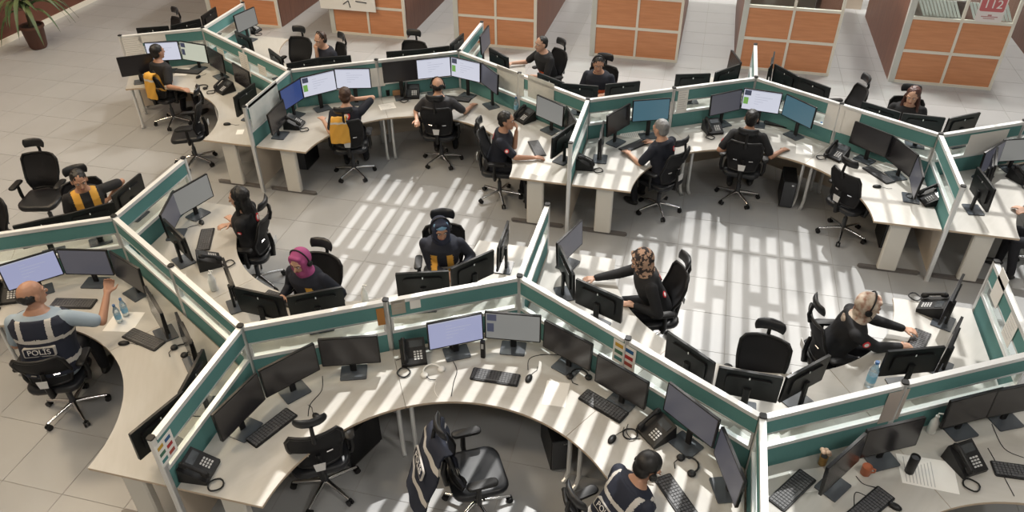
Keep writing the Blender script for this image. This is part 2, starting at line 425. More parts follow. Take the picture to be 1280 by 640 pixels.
# ------------------------------------------------------------------ monitors
MW, MH = .53, .315
def monitor_parts(kind, stand, zt=.45):
    t = bpy.data.objects.new('monitor', None); COL.objects.link(t)
    # local: screen faces -Y, base at z=0, top at .45
    zb = zt - MH
    MT = Matrix.Rotation(-.05, 4, 'X')
    R = Matrix.Translation((0, 0, zb + MH/2)) @ MT @ ROTX
    b = MB(); b.prism(rrect(MW, MH, .008, 2), -.012, .012, 0, R); b.prism(rrect(MW*.72, MH*.62, .03, 3), -.03, -.012, 0, R)
    bo = b.build('housing', bezel_m, t, 30)
    sm = {'off': off_m, 'white': S_WHITE, 'lilac': S_LILAC, 'blue': S_BLUE, 'teal': S_TEAL, 'grey': S_GREY, 'dim': S_DIM, 'pale': S_YEL, 'desktop': S_WHITE, 'greydesk': S_GREY}[kind]
    s = MB(); w2, h2 = MW/2-.012, MH/2-.012
    s.box(-w2, w2, -h2, h2, .0121, .0128, 0, R)
    if kind in ('desktop', 'greydesk', 'pale'):
        s.box(-w2+.01, -w2+.10, h2-.085, h2-.01, .0129, .0134, 1, R)
        s.box(-w2+.01, -w2+.075, -.07, .03, .0129, .0134, 2 if kind == 'desktop' else 1, R)
    if kind in ('white', 'desktop', 'lilac'):
        s.box(-w2, w2, h2-.012, h2, .0129, .0134, 3, R)
        for k in range(5): s.box(-w2+.16, -w2+.16+.06*((k*7)%4+1), h2-.06-.035*k, h2-.055-.035*k, .0129, .0132, 3, R)
    s.build('screen', [sm, S_DARK, S_GREEN, lit('screen_line', (.55, .57, .70), .7)], t, None)
    MB().prism(rrect(.012, .026, .004, 2, 0, .10), -.0312, -.0302, 0, R).build('logo', logo_m, t, None)
    if stand:
        MB().box(-.03, .03, .022, .05, .012, zb+.14, bv=.01).build('stand_neck', blk_m if stand == 1 else dgrey_m, t, 30)
        MB().prism(rrect(.24, .19, .012, 2, 0, .01), 0, .012, 0, None).build('stand_base', slate_m, t, 30)
    return t
mon_protos = {}
MONS = {}
def mon(cell, a, b, kind='off', stand=1):
    MONS.setdefault(cell, []).append((a, b, kind, stand))
ZT = 1.19
def mon_xy(cell, x, y, yaw, kind='off'): MONS.setdefault(cell, []).append((None, (x, y, yaw), kind, 1))
m = mon
m('S1a', c('A',632,190), c('A',795,182), 'white'); m('S1a', c('A',795,182), c('A',910,200), 'pale'); m('S1a', c('A',912,203), c('A',992,250))
m('S1a', c('A',1022,272), c('A',1112,325)); m('S1a', c('A',1025,440), c('A',1138,360)); m('S1a', (156,71), (179,68))
m('N1a', (169.5,35), (211,32)); m('N1a', (212.5,32), (250,23)); m('N1a', (251.6,20), (268,8.6))
m('N1b', (292.5,19.5), (317,8.6), 'grey'); m('N1b', (290,36), (318,50)); m('N1b', (329.5,55), (360,78)); m('N1b', (360,79), (397,72)); m('N1b', (397,72), (437,69))
m('N1b', (483.6,64.4), (523,61.5)); m('N1b', (523,61.5), (560,57)); m('N1b', (561,56), (580,40))
m('N1c', (600,46), (611.5,31), 'dim'); m('N1c', (610,58), (638,73)); m('N1c', (672,90), (706,103)); m('N1c', (706,104), (745,107)); m('N1c', (757,105), (800,101))
m('N1c', (843,92.8), (890,91.4)); m('N1c', (890,91.4), (928,78.7)); m('N1c', (914,62), (926,78))
m('N1d', (969,64), (966,80)); m('N1d', (970,80), (998,95)); m('N1d', (998,95), (1040,110)); m('N1d', (1077,126), (1128,141)); m('N1d', (1129,141), (1182,147)); m('N1d', (1183,148), (1228,139.5))
m('S1b', (336,142), (352,125)); m('S1b', c('B',178,402), c('B',270,345), 'blue'); m('S1b', c('B',268,345), c('B',415,310), 'desktop'); m('S1b', c('B',415,305), c('B',578,303), 'white')
m('S1b', c('B',635,280), c('B',780,265)); m('S1b', c('B',785,265), c('B',930,250), 'white'); m('S1b', c('B',935,250), c('B',1070,280), 'desktop'); m('S1b', c('C',148,278), c('C',222,333), 'dim')
m('S1b', c('C',390,418), c('C',522,475), 'grey'); m('S1b', (709,135), (719,150)); m('S1b', c('H',455,262), c('H',565,185))
m('S1c', (756,147), (751,177)); m('S1c', c('H',700,165), c('H',820,98)); m('S1c', c('H',822,92), c('H',992,80), 'teal'); m('S1c', c('I',245,105), c('I',388,75), 'dim'); m('S1c', c('I',390,70), c('I',567,95), 'desktop')
m('S1c', c('I',580,97), c('I',715,160), 'teal'); m('S1c', c('J',390,112), c('J',552,175)); m('S1c', c('J',552,175), c('J',670,265)); m('S1c', (1148,195), (1154,222), 'dim')
m('S1d', (1232,191), (1258,175), 'dim'); m('S1d', (1258,174.6), (1302,172), 'grey'); mon_xy('S1d', 3.75, 9.55, -15); mon_xy('S1d', 3.50, 8.95, 8)
m('N0a', (138,245), (175,215.6)); m('N0a', (80,268), (139,252.6)); m('N0a', (20,281), (78,268))
m('N0b', c('F',765,325), c('F',915,240), 'grey'); m('N0b', (203,264), (215,242), 'dim'); m('N0b', (201,269), (235,301)); m('N0b', (279,321), (293,357)); m('N0b', (293,358), (354,371)); m('N0b', (354,371), (431,357))
m('N0b', (498,341), (557,338)); m('N0b', (557,338), (622,309)); m('N0b', (622,309), (634,276))
m('N0c', c('O',210,185), c('O',305,95), 'dim'); m('N0c', (699,303), (720,347)); m('N0c', (720,347), (780.6,373.7)); m('N0c', (834,412.5), (897,455)); m('N0c', (897,457), (981.5,471.5)); m('N0c', (982,471.5), (1038,442))
m('N0c', (1110.6,438), (1180,432)); m('N0c', (1184,437), (1203,393)); m('N0c', (1189,373), (1203,344), 'dim')
m('S0a', (-5,333), (67.5,311.5), 'lilac'); m('S0a', (69,311.5), (133.6,313), 'dim'); m('S0a', (136,314), (172,336)); m('S0a', (174,347), (207,404)); m('S0a', (216,385), (240,436)); m('S0a', (163,540.6), (225,490)); m('S0a', (225,486), (250,440))
m('S0b', c('S',237,490), c('S',425,310)); m('S0b', c('S',430,302), c('S',690,170)); m('S0b', c('S',690,160), c('S',975,140)); m('S0b', c('T',330,160), c('T',580,110), 'lilac'); m('S0b', c('T',590,105), c('T',840,125), 'greydesk')
m('S0b', c('T',860,145), c('T',1065,250)); m('S0b', c('U',385,225), c('U',605,350)); m('S0b', c('U',695,345), c('U',925,520), 'dim'); m('S0b', (903,534.5), (930,600), 'dim')
m('S0c', c('X',305,465), c('X',460,325)); m('S0c', c('X',460,315), c('X',700,260)); m('S0c', (1194.6,500.5), (1251.5,486.5)); m('S0c', (1252,487), (1312,476))
STATE = dict(off='dark screen', white='bright white screen', lilac='lilac screen', blue='deep blue screen', teal='blue-green screen', grey='pale grey screen', dim='dim dark screen', pale='pale yellowish screen', desktop='white screen with green icons', greydesk='grey screen with icons')
def clear(cell, P, d):
    """slack to the cell's screens (negative = too close) and the push that clears it"""
    worst = 9; push = Vector((0, 0)); sg = 1 if cell[0] == 'S' else -1
    for k in (0, 60, 120, 180):
        n = Vector((math.cos(D2R(k)), sg*math.sin(D2R(k))))
        A = LL*math.cos(math.pi/6)
        if cell == 'S1a' and k == 180: continue
        s_ = A - (P - CELL[cell]).dot(n) - max(.15, .06 + abs(d.dot(n))*.265)
        if s_ < worst: worst = s_
        if s_ < 0: push -= n*(-s_)
    return worst, push
for cell, lst in MONS.items():
    cc = CELL[cell]; res = []
    for a, b, kind, st in lst:
        z = ZT
        if a is None: P = Vector(b[:2]); nrm = Vector((math.cos(D2R(b[2])), math.sin(D2R(b[2]))))
        else:
            best = None
            for z in sorted(np.arange(1.10, 1.37, .03), key=lambda q: abs(q - ZT)):
                A, B = back(a, z), back(b, z); P = mid(A, B); d = (B-A).normalized(); nrm = Vector((-d.y, d.x))
                if nrm.dot(cc - P) < 0: nrm = -nrm
                cl, psh = clear(cell, P, d)
                if best is None or cl > best[0]: best = (cl, P, nrm, z, psh)
                if cl >= 0: break
            cl, P, nrm, z, psh = best
            P = P + psh
        q = inview(P.x, P.y, ZT, 400) or (0, 0)
        res.append((q[0], P, nrm, kind, st, round(float(z) - .74, 2)))
    res.sort(key=lambda r: r[0])
    for n, (u, P, nrm, kind, st, zt) in enumerate(res):
        key = (kind, st, zt)
        if key not in mon_protos: t = mon_protos[key] = monitor_parts(kind, st, zt)
        else: t = copy_tree(mon_protos[key])
        t.location = (P.x, P.y, .7405); t.rotation_euler = (0, 0, math.atan2(nrm.y, nrm.x) + math.pi/2)
        seen = Vector((-P.x, -P.y)).dot(nrm) > 0
        tag(t, f'{ORD[n]} monitor from left, {CPH[cell]}, ' + (STATE[kind] if seen else 'seen from behind'), 'monitor', 'computer monitors on the desks')

# ------------------------------------------------------------------ office chairs
def chair_parts(head=True):
    t = bpy.data.objects.new('office_chair', None); COL.objects.link(t)
    b = MB()
    for k in range(5):
        a = 2*math.pi*k/5 + .3; d = Vector((math.cos(a), math.sin(a), 0))
        b.tube([d*.03 + Vector((0,0,.115)), d*.16 + Vector((0,0,.10)), d*.30 + Vector((0,0,.075))], [.024, .019, .014], 6)
    b.build('base', chrome_m, t, 60)
    for k in range(5):
        a = 2*math.pi*k/5 + .3; d = Vector((math.cos(a), math.sin(a), 0)); w = Vector((-d.y, d.x, 0)); m_ = MB()
        for s in (-1, 1):
            m_.tube([d*.30 + w*s*.008 + Vector((0,0,.031)), d*.30 + w*s*.026 + Vector((0,0,.031))], .03, 10)
        m_.tube([d*.30 + Vector((0,0,.05)), d*.30 + Vector((0,0,.08))], .012, 6)
        m_.build('caster', blk_m, t, 40)
    MB().tube([(0,0,.09), (0,0,.27)], .028, 10).tube([(0,0,.27), (0,0,.42)], .017, 8).build('gas_lift', dgrey_m, t, 40)
    MB().box(-.10, .10, -.14, .12, .41, .455, bv=.03).tube([(.1,.02,.43),(.24,.02,.425)], .008, 6).build('mechanism', blk_m, t, 40)
    # seat: rounded cushion with a waterfall front (+Y is the front)
    rings = []
    for z, k in ((.452,.86),(.462,.97),(.49,1.0),(.512,.985),(.524,.93),(.528,.80)):
        rings.append([Vector((x*k, y*k, z - (.03*((y-.05)/.25)**2 if y > .05 else 0) - .010*(1-abs(x)/.25))) for x, y in rrect(.50, .49, .11, 4, 0, .01)])
    MB().loft(rings).build('seat', leather_m, t, 70)
    # curved back frame with mesh
    def bk(u, v, off):   # u -1..1 , v 0..1
        z = .55 + (.46 if head else .38)*v; hw = (.175 + .05*min(1, v/.55)) * (1 - .16*max(0, (v-.86)/.14)**2)
        lum = .045*math.exp(-((v-.28)/.22)**2)
        y = -.205 - .085*v**1.4 + lum + .055*u*u + off
        return Vector((u*hw, y, z))
    N, K = 10, 10
    ms = MB()
    for off in (0, -.012):
        vs = [bk(-1 + 2*i/N, .02 + .96*j/K, off) for j in range(K+1) for i in range(N+1)]
        ms.add(vs, [(j*(N+1)+i, j*(N+1)+i+1, (j+1)*(N+1)+i+1, (j+1)*(N+1)+i) for j in range(K) for i in range(N)])
    ms.build('backrest', mesh_m, t, 180)
    fr = MB(); path = [bk(-1, v/8, -.006) for v in range(9)] + [bk(-1 + 2*i/8, 1, -.006) for i in range(1, 8)] + [bk(1, 1-v/8, -.006) for v in range(9)] + [bk(1 - 2*i/8, 0, -.006) for i in range(1, 9)]
    fr.tube(path, .017, 6); fr.build('back_frame', blk_m, t, 70)
    MB().tube([(0,-.10,.43), (0,-.25,.45), (0,-.265,.60), (0,-.245,.74)], [.03,.03,.028,.02], 8).build('back_support', blk_m, t, 60)
    for s in (-1, 1): MB().tube([bk(s*.62, .34, -.03), bk(s*.36, .34, -.03)], .010, 6).build('chrome_clip', chrome_m, t, 60)
    R = Matrix.Translation((0, -.302, .655)) @ Matrix.Rotation(math.pi/2, 4, 'X')
    MB().prism([(-.05,.04),(.05,.04),(.038,-.045),(-.038,-.045)], 0, .006, 0, R).build('maker_plate', mat('plate_grey', (.62,.62,.62), .4), t, None)
    if head: MB().tube([(0,-.295,.95), (0,-.325,1.04), (0,-.305,1.15)], [.022,.018,.016], 8).build('headrest_stem', blk_m, t, 60)
    rings = []
    for i in range(7):
        v = -1 + 2*i/6; hw = .138*(1 - .12*v*v); th = .028*math.sqrt(max(.05, 1 - v*v*.9))
        rings.append([Vector((x*hw, -.285 + .045*(x*x) + y*th*1.0 - .01*v, 1.165 + v*.052)) for x, y in [(math.copysign(abs(math.cos(a))**.6, math.cos(a)), math.sin(a)) for a in [2*math.pi*k/16 for k in range(16)]]])
    if head: MB().loft(rings).build('headrest', leather_m, t, 80)
    if True:
        for s in (-1, 1):
            MB().tube([(s*.17,-.02,.435), (s*.275,-.03,.45), (s*.29,-.035,.52), (s*.285,-.03,.68)], [.02,.022,.024,.02], 8).build('armrest_post', blk_m, t, 60)
            MB().prism(rrect(.085, .26, .035, 3, s*.283, .0), .68, .71, 0, None, bev=.01).build('armrest_pad', blk_m, t, 50)
    return t
chair_proto = {}
def chair(x, y, yaw, label, head=True):
    if head not in chair_proto: t = chair_proto[head] = chair_parts(head)
    else: t = copy_tree(chair_proto[head])
    t.location = (x, y, 0); t.rotation_euler = (0, 0, D2R(yaw) - math.pi/2)
    return tag(t, label, 'chair', 'black office chairs with headrests')
def chair_hr(px, yaw, label):
    p = back(px, 1.165) + Vector((math.cos(D2R(yaw)), math.sin(D2R(yaw))))*.29
    return chair(p.x, p.y, yaw, label)
def chair_fl(px, yaw, label):
    p = back(px, 0); return chair(p.x, p.y, yaw, label)
chair_fl((247,203), 205, 'empty black office chair turned away beside the far left desk end')
chair_hr(c('B',268,127), 262, 'empty black office chair left of the man resting his chin')
chair_hr(c('B',778,143), 265, 'empty black office chair behind the back centre partition, near a wooden booth')
chair_hr(c('A',785,45), 235, 'empty black office chair furthest back at upper left')
chair_hr(c('D',945,350), 195, 'empty black office chair seen sideways left of the long-haired woman')
chair_fl((1051,293), 42, 'empty black office chair at the sunlit right back desk')
chair_hr(c('P',512,370), 262, 'empty black office chair between the two patterned-scarf women')
chair_hr(c('F',155,97), 285, 'large empty black office chair behind the yellow-vest woman')
p_ = back((-34,262), 1.0); chair(p_.x, p_.y, 265, 'black office chair cut by the left picture edge')
vest_chair = chair(-1.34, 3.98, 30, 'black office chair with a police vest hung over its back')
chair_hr(c('Y',810,250), 122, 'empty black office chair seen from behind at the front desk')
chair(4.55, 9.05, 100, 'black office chair under the desk at the right edge')
chair(-3.55, 17.1, 60, 'black office chair standing behind the wooden booths')

# ------------------------------------------------------------------ people
def remesh(mb, name, mats, vox, it, parent, smooth_f=.5):
    me = bpy.data.meshes.new('tmp'); me.from_pydata(mb.v, [], mb.f); me.update()
    bm = bmesh.new(); bm.from_mesh(me); bmesh.ops.recalc_face_normals(bm, faces=bm.faces); bm.to_mesh(me); bm.free()
    o = bpy.data.objects.new('tmp', me); COL.objects.link(o)
    r = o.modifiers.new('r', 'REMESH'); r.mode = 'VOXEL'; r.voxel_size = vox
    if it: q = o.modifiers.new('s', 'SMOOTH'); q.factor = smooth_f; q.iterations = it
    dg = bpy.context.evaluated_depsgraph_get(); m2 = bpy.data.meshes.new_from_object(o.evaluated_get(dg))
    bpy.data.objects.remove(o); bpy.data.meshes.remove(me)
    m2.name = name; m2.materials.clear()
    for m_ in mats: m2.materials.append(m_)
    m2.shade_smooth()
    n = bpy.data.objects.new(name, m2); COL.objects.link(n); n.parent = parent
    return n
SK = dict(a=mat('skin_light', (.50,.29,.20), .5), b=mat('skin_mid', (.40,.215,.14), .5), d=mat('skin_tan', (.31,.16,.10), .5))
navy = mat('navy_cloth', (.010,.012,.022), .85); blackc = mat('black_cloth', (.010,.010,.012), .85); dgreyc = mat('dark_grey_cloth', (.035,.035,.04), .85)
yel = mat('yellow_cloth', (.62,.33,.05), .8); org = mat('orange_cloth', (.75,.12,.03), .8); refl = mat('reflective_band', (.50,.48,.45), .5)
lblue = mat('pale_blue_shirt', (.30,.37,.44), .85); vestn = mat('police_navy', (.012,.016,.032), .8); redm = mat('red_patch', (.60,.03,.04), .7); whitec = mat('white_print', (.78,.76,.74), .7)
pinkh = mat('pink_scarf', (.36,.065,.20), .75); bluehood = mat('dark_blue_scarf', (.018,.024,.05), .8); blueh = mat('pale_blue_scarf', (.17,.33,.50), .75)
leoh = mat('leopard_scarf', (.46,.29,.20), .75, noise=(22, (.03,.02,.02), (1,1,1), .47, .53)); beigeh = mat('beige_scarf', (.52,.44,.36), .75, noise=(16, (.25,.12,.08), (1,1,1), .42, .66))
hairb = mat('black_hair', (.009,.008,.008), .5); hairbr = mat('brown_hair', (.055,.028,.018), .5); hairg = mat('grey_hair', (.20,.20,.20), .6); hairr = mat('auburn_hair', (.06,.02,.015), .45)
eye_w = mat('eye_white', (.7,.68,.65), .3); eye_d = mat('eye_dark', (.015,.01,.01), .3); lip = mat('lips', (.28,.09,.07), .5); shoe_m = mat('shoe', (.015,.015,.015), .4); trous = mat('dark_trousers', (.012,.013,.018), .85)
HIPZ, SPL = .575, .52
def ik(S, T, l1, l2, pole):
    d = T - S; L = min(d.length, (l1+l2)*.995); dn = d.normalized(); T = S + dn*L
    a = (l1*l1 - l2*l2 + L*L)/(2*L); h = math.sqrt(max(0, l1*l1 - a*a))
    pl = pole - dn*pole.dot(dn); pl.normalize()
    return S + dn*a + pl*h, T
def hand(mb, W_, d, n, side, curl=.35):
    """palm and five fingers: W_ wrist, d along the hand, n back of the hand, side +1 thumb along +w"""
    d = d.normalized(); n = (n - d*n.dot(d)).normalized(); w = d.cross(n).normalized()*side
    for k in range(4):
        x = (-.027 + .018*k); mb.caps(W_ + w*x*.6 + d*.005, .016, W_ + w*x + d*.075, .013, 8)
    for k, L in enumerate((.056, .070, .076, .066)):
        x = (-.036 + .024*k); p0 = W_ + w*x + d*.08; d1 = (d*math.cos(curl) - n*math.sin(curl)); d2 = (d*math.cos(curl*2.4) - n*math.sin(curl*2.4))
        p1 = p0 + d1*L*.55; p2 = p1 + d2*L*.5
        mb.caps(p0 - d*.01, .0095, p1, .009, 8); mb.caps(p1, .009, p2, .0075, 8)
    p0 = W_ + w*.024 + d*.02; p1 = p0 + (w*.75 + d*.6 - n*.15).normalized()*.045; p2 = p1 + (w*.3 + d*.9 - n*.25).normalized()*.035
    mb.caps(p0, .014, p1, .0105, 8); mb.caps(p1, .0105, p2, .008, 8)
HS = 1.07
LV = [(-.10,.14,.11),(-.04,.172,.13),(.05,.165,.125),(.15,.152,.115),(.25,.158,.118),(.34,.178,.122),(.42,.182,.114),(.47,.148,.094),(.505,.075,.066),(.545,.052,.054)]
def person(px, yaw, label, lean=8, side=0, zoff=0, hyaw=0, hpitch=0, skin='b', top='tee', topm=navy, hair=None, cover=None, rh=None, lh=None, fat=1.04, vest=None, pants=trous, chair_label=None,
           chair_off=0, chair_yaw=None, chair_head=True, bands=None, decals=(), headset=None, legs=True, scale=1.0, fixed=None, twist=0):
    sp = Vector((math.sin(D2R(side)), math.sin(D2R(lean)), math.cos(D2R(lean)))).normalized()
    hip = Vector((0, 0, HIPZ + zoff)); fwd = Vector((0, math.cos(D2R(lean)), -math.sin(D2R(lean)))); rt = fwd.cross(sp).normalized(); fw = sp.cross(rt).normalized()
    tw = D2R(twist); rt2 = rt*math.cos(tw) + fw*math.sin(tw); fw2 = sp.cross(rt2).normalized()
    neck = hip + sp*SPL
    hup = (sp*.55 + Vector((0,0,1))*.45).normalized()
    head = neck + hup*.135 + fw*.025
    yr = D2R(yaw) - math.pi/2; Rz = ROTZ(yr)
    if fixed: P = Vector(fixed)
    else:
        hw = Rz @ Vector((head.x, head.y, 0)); P = back(px, head.z*scale) - Vector((hw.x, hw.y))*scale
    t = thing('person', (P.x, P.y, 0), yr, label, 'person'); t.scale = (scale,)*3
    inv = (Matrix.Translation((P.x, P.y, 0)) @ Rz @ Matrix.Scale(scale, 4)).inverted()
    def tgt(q, s):
        if q is None: return Vector((s*.17, .36, .80))
        if q[0] == 'px': w = back(q[1:3], q[3]); return inv @ Vector((w.x, w.y, q[3]))
        if q[0] == 'chin': return head + HR @ Vector((s*.03, .12, -.15))
        if q[0] == 'ear': return head + HR @ Vector((s*.12, .04, -.06))
        return Vector(q[1:4])
    HR = (Matrix.Rotation(D2R(hyaw), 3, 'Z') @ Matrix.Rotation(D2R(hpitch), 3, 'X')) @ Matrix.Scale(HS, 3)
    def ring(lv, inf, n=20, ky=1):
        s, rx, ry = lv; rr = rt if s < .2 else rt2; ff = fw if s < .2 else fw2
        rx = (rx*fat + inf); ry = (ry*fat*ky + inf)
        return [hip + sp*s + rr*rx*math.copysign(abs(math.cos(a))**.85, math.cos(a)) + ff*ry*math.copysign(abs(math.sin(a))**.85, math.sin(a)) + ff*(.02 if .2 < s < .45 else 0) for a in [2*math.pi*k/n for k in range(n)]]
    body = MB(); shirt = MB()
    body.loft([ring(l, -.02) for l in LV[:8]] + [ring(l, 0) for l in LV[8:]])
    body.caps(hip + sp*.47, .056, head - hup*.04, .050)
    # head: cranium, face, jaw, nose, ears
    hp = lambda x, y, z: head + HR @ Vector((x, y, z))
    body.ell(hp(0, -.008, .022), (.076, .096, .092), 16, 10, 0, HR); body.ell(hp(0, .022, -.035), (.060, .070, .082), 14, 10, 0, HR)
    body.ell(hp(0, .050, -.092), (.034, .034, .026), 10, 8, 0, HR); body.caps(hp(0, .088, .0), .010, hp(0, .108, -.034), .014)
    for s in (-1, 1):
        body.ell(hp(s*.076, -.004, -.012), (.012, .020, .032), 8, 6, 0, HR)
        body.caps(hp(s*.018, .086, .022), .011, hp(s*.05, .070, .020), .010, 8)
    joints = {}
    for s, q in ((1, rh), (-1, lh)):
        S = hip + sp*.42 + rt2*(s*.185*fat**.5); T = tgt(q, s)
        pole = Vector((s*.42, -.45, -.8))
        E_, T = ik(S, T, .285, .255, pole)
        joints[s] = (S, E_, T)
        body.caps(S, .048*fat**.5, E_, .038); body.caps(E_, .040, T, .027)
        d = (T - E_).normalized(); dn = Vector((d.x, d.y, d.z*.35)).normalized() if T.z < .95 else d
        n = Vector((0,0,1)) if T.z < .95 else (fw*.6 + Vector((0,0,.3)))
        hand(body, T, dn, n, -s, .35 if T.z < .95 else .7)
        shirt.caps(S, .064*fat**.5, E_ if top == 'long' else S.lerp(E_, .78), .056 if top == 'long' else .060)
        if top == 'long': shirt.caps(E_, .056, E_.lerp(T, .93), .040)
    shirt.loft([ring(l, .014) for l in LV[:8]] + [ring((.50, .085, .074), .008)])
    remesh(body, 'body', [SK[skin]], .0075, 2, t)
    so = remesh(shirt, 'shirt' if top != 'vestonly' else 'shirt', [topm], .012, 3, t)
    if vest:        # vest over the shirt with bands; vest = (material, band material, [(s0,s1)...], extra)
        vm, bmr, bnd = vest[:3]
        vv = MB().loft([ring(l, .033) for l in LV[1:7]] + [ring((.475, .135, .092), .026)])
        vo = remesh(vv, 'vest', [vm, bmr, redm], .011, 2, t)
        for pl in vo.data.polygons:
            cc = pl.center - hip; s_ = cc.dot(sp); x_ = cc.dot(rt2); y_ = cc.dot(fw2)
            for f in bnd:
                if (len(f) == 2 and f[0] < s_ < f[1]) or (len(f) == 3 and f[1] < abs(x_) < f[2] and s_ > f[0]): pl.material_index = 1
    if bands:       # coloured areas of a jacket: (material, function)
        so.data.materials.append(bands[0]); so.data.materials.append(refl)
        for pl in so.data.polygons:
            cc = pl.center - hip; k = bands[1](cc.dot(sp), cc.dot(rt2), cc.dot(fw2))
            if k: pl.material_index = k
    if legs:
        tr = MB(); tr.loft([ring(l, .012) for l in LV[:3]])
        for s in (-1, 1):
            h0 = hip + Vector((s*.09, .02, -.02)); kn = Vector((s*.13, .44, .53)); an = Vector((s*.14, .40 + .05*s, .10))
            tr.caps(h0, .092*fat**.5, kn, .066); tr.caps(kn, .066, an, .048)
            sh = MB(); sh.ell((an.x, an.y+.06, .045), (.046, .135, .045), 12, 8).caps((an.x, an.y, .05), .045, (an.x, an.y, .11), .042)
            remesh(sh, 'shoe', [shoe_m], .012, 2, t)
        remesh(tr, 'trousers', [pants], .013, 3, t)
    # face details
    for s in (-1, 1):
        e = MB().ell(hp(s*.030, .082, .004), (.012, .008, .007), 10, 6, 0, HR).build('eye', eye_w, t, 180)
        MB().ell(hp(s*.030, .088, .004), (.006, .004, .006), 8, 6, 0, HR).build('iris', eye_d, e, 180)
        MB().caps(hp(s*.016, .095, .024), .0045, hp(s*.048, .080, .026), .0035, 6).build('eyebrow', hairb if hair is None else hair[0], t, 180)
    MB().ell(hp(0, .086, -.062), (.024, .010, .008), 10, 6, 0, HR).build('mouth', lip, t, 180)
    if hair:
        hm, style = hair; hb = MB()
        if style == 'short': hb.ell(hp(0, -.020, .036), (.081, .098, .090), 18, 12, 0, HR); hb.ell(hp(0, -.05, -.02), (.072, .058, .07), 14, 8, 0, HR)
        elif style == 'crop': hb.ell(hp(0, -.018, .032), (.079, .094, .087), 18, 12, 0, HR); hb.ell(hp(0, -.045, -.015), (.071, .058, .06), 14, 8, 0, HR)
        elif style == 'bald': hb.ell(hp(0, -.034, .004), (.081, .078, .064), 18, 10, 0, HR)
        elif style == 'cap':
            hb.ell(hp(0, -.012, .050), (.086, .104, .082), 18, 12, 0, HR); hb.ell(hp(0, -.05, -.01), (.076, .056, .07), 14, 8, 0, HR)
        elif style == 'long':
            hb.ell(hp(0, -.027, .036), (.088, .102, .092), 18, 12, 0, HR)
            hb.loft([[head + HR @ Vector((rx*math.cos(a), y + ry*math.sin(a), z)) for a in [2*math.pi*k/16 for k in range(16)]] for z, y, rx, ry in ((.02,-.03,.086,.075),(-.07,-.045,.09,.06),(-.16,-.055,.098,.055),(-.25,-.07,.09,.045),(-.30,-.08,.06,.03))])
            for s in (-1, 1): hb.caps(hp(s*.084, -.005, .0), .020, hp(s*.105, .03, -.22), .024)
        elif style == 'tied':
            hb.ell(hp(0, -.022, .034), (.083, .100, .090), 18, 12, 0, HR); hb.ell(hp(0, -.05, -.02), (.074, .058, .06), 14, 8, 0, HR); hb.caps(hp(0, -.11, .0), .03, hp(0, -.14, -.12), .02)
        ho = remesh(hb, 'hair' if style != 'cap' else 'cap', [hm], .009, 1, t)
        if style != 'cap':
            for v_ in ho.data.vertices: v_.co += v_.normal*(.007*noise_m.noise(Vector((v_.co.x*55, v_.co.y*55, v_.co.z*22))))
    if cover:   # headscarf: hood, neck wrap and shoulder drape
        cm, inner = cover; hb = MB()
        hb.ell(hp(0, -.024, .020), (.098, .105, .112), 18, 12, 0, HR); hb.ell(hp(0, -.016, -.07), (.088, .082, .085), 16, 10, 0, HR)
        for s in (-1, 1): hb.caps(hp(s*.066, .040, .045), .026, hp(s*.062, .045, -.08), .028)
        hb.caps(hp(-.045, .05, .088), .024, hp(.045, .05, .088), .024); hb.caps(hp(-.05, .045, -.105), .03, hp(.05, .045, -.105), .03)
        hb.loft([[cen + rt2*rx*math.cos(a) + fw2*ry*math.sin(a) for a in [2*math.pi*k/18 for k in range(18)]] for cen, rx, ry in
                 ((head - hup*.06, .085, .08), (head - hup*.115, .088, .088), (hip + sp*.49, .11, .095), (hip + sp*.44, .145, .122), (hip + sp*.385, .120, .115))])
        remesh(hb, 'headscarf', [cm], .010, 3, t)
        if inner: remesh(MB().ell(hp(0, -.004, .066), (.080, .092, .050), 16, 10, 0, HR), 'under_scarf', [inner], .010, 1, t)
    # patches found on the cloth by casting a ray
    bvh = BVHTree.FromPolygons([v.co for v in so.data.vertices], [p_.vertices[:] for p_ in so.data.polygons])
    for (s_, x_, dr, r_, m1, m2) in decals:
        org_ = hip + sp*s_ + rt2*x_; dirv = {'b': -fw2, 'f': fw2, 'r': rt2, 'l': -rt2}[dr]
        if dr in 'rl': Sj, Ej, _ = joints[1 if dr == 'r' else -1]; org_ = Sj.lerp(Ej, .45)
        hit = bvh.ray_cast(org_ + dirv*.6, -dirv)
        if hit[0] is None: continue
        up_ = sp - hit[1]*sp.dot(hit[1]); up_.normalize(); xx = up_.cross(hit[1])
        M = Matrix((( xx.x, up_.x, hit[1].x, hit[0].x), (xx.y, up_.y, hit[1].y, hit[0].y), (xx.z, up_.z, hit[1].z, hit[0].z), (0,0,0,1)))
        pr = [(math.cos(a)*r_, math.sin(a)*r_) for a in [2*math.pi*k/14 for k in range(14)]]
        b_ = MB().prism(pr, -.006, .006, 0, M); b_.prism([(x*.62, y*.62) for x, y in pr], .006, .0075, 1, M)
        b_.build('chest_patch' if dr == 'f' else 'patch', [m1, m2], t, None)
    wm = Matrix.Translation((P.x, P.y, 0)) @ Rz
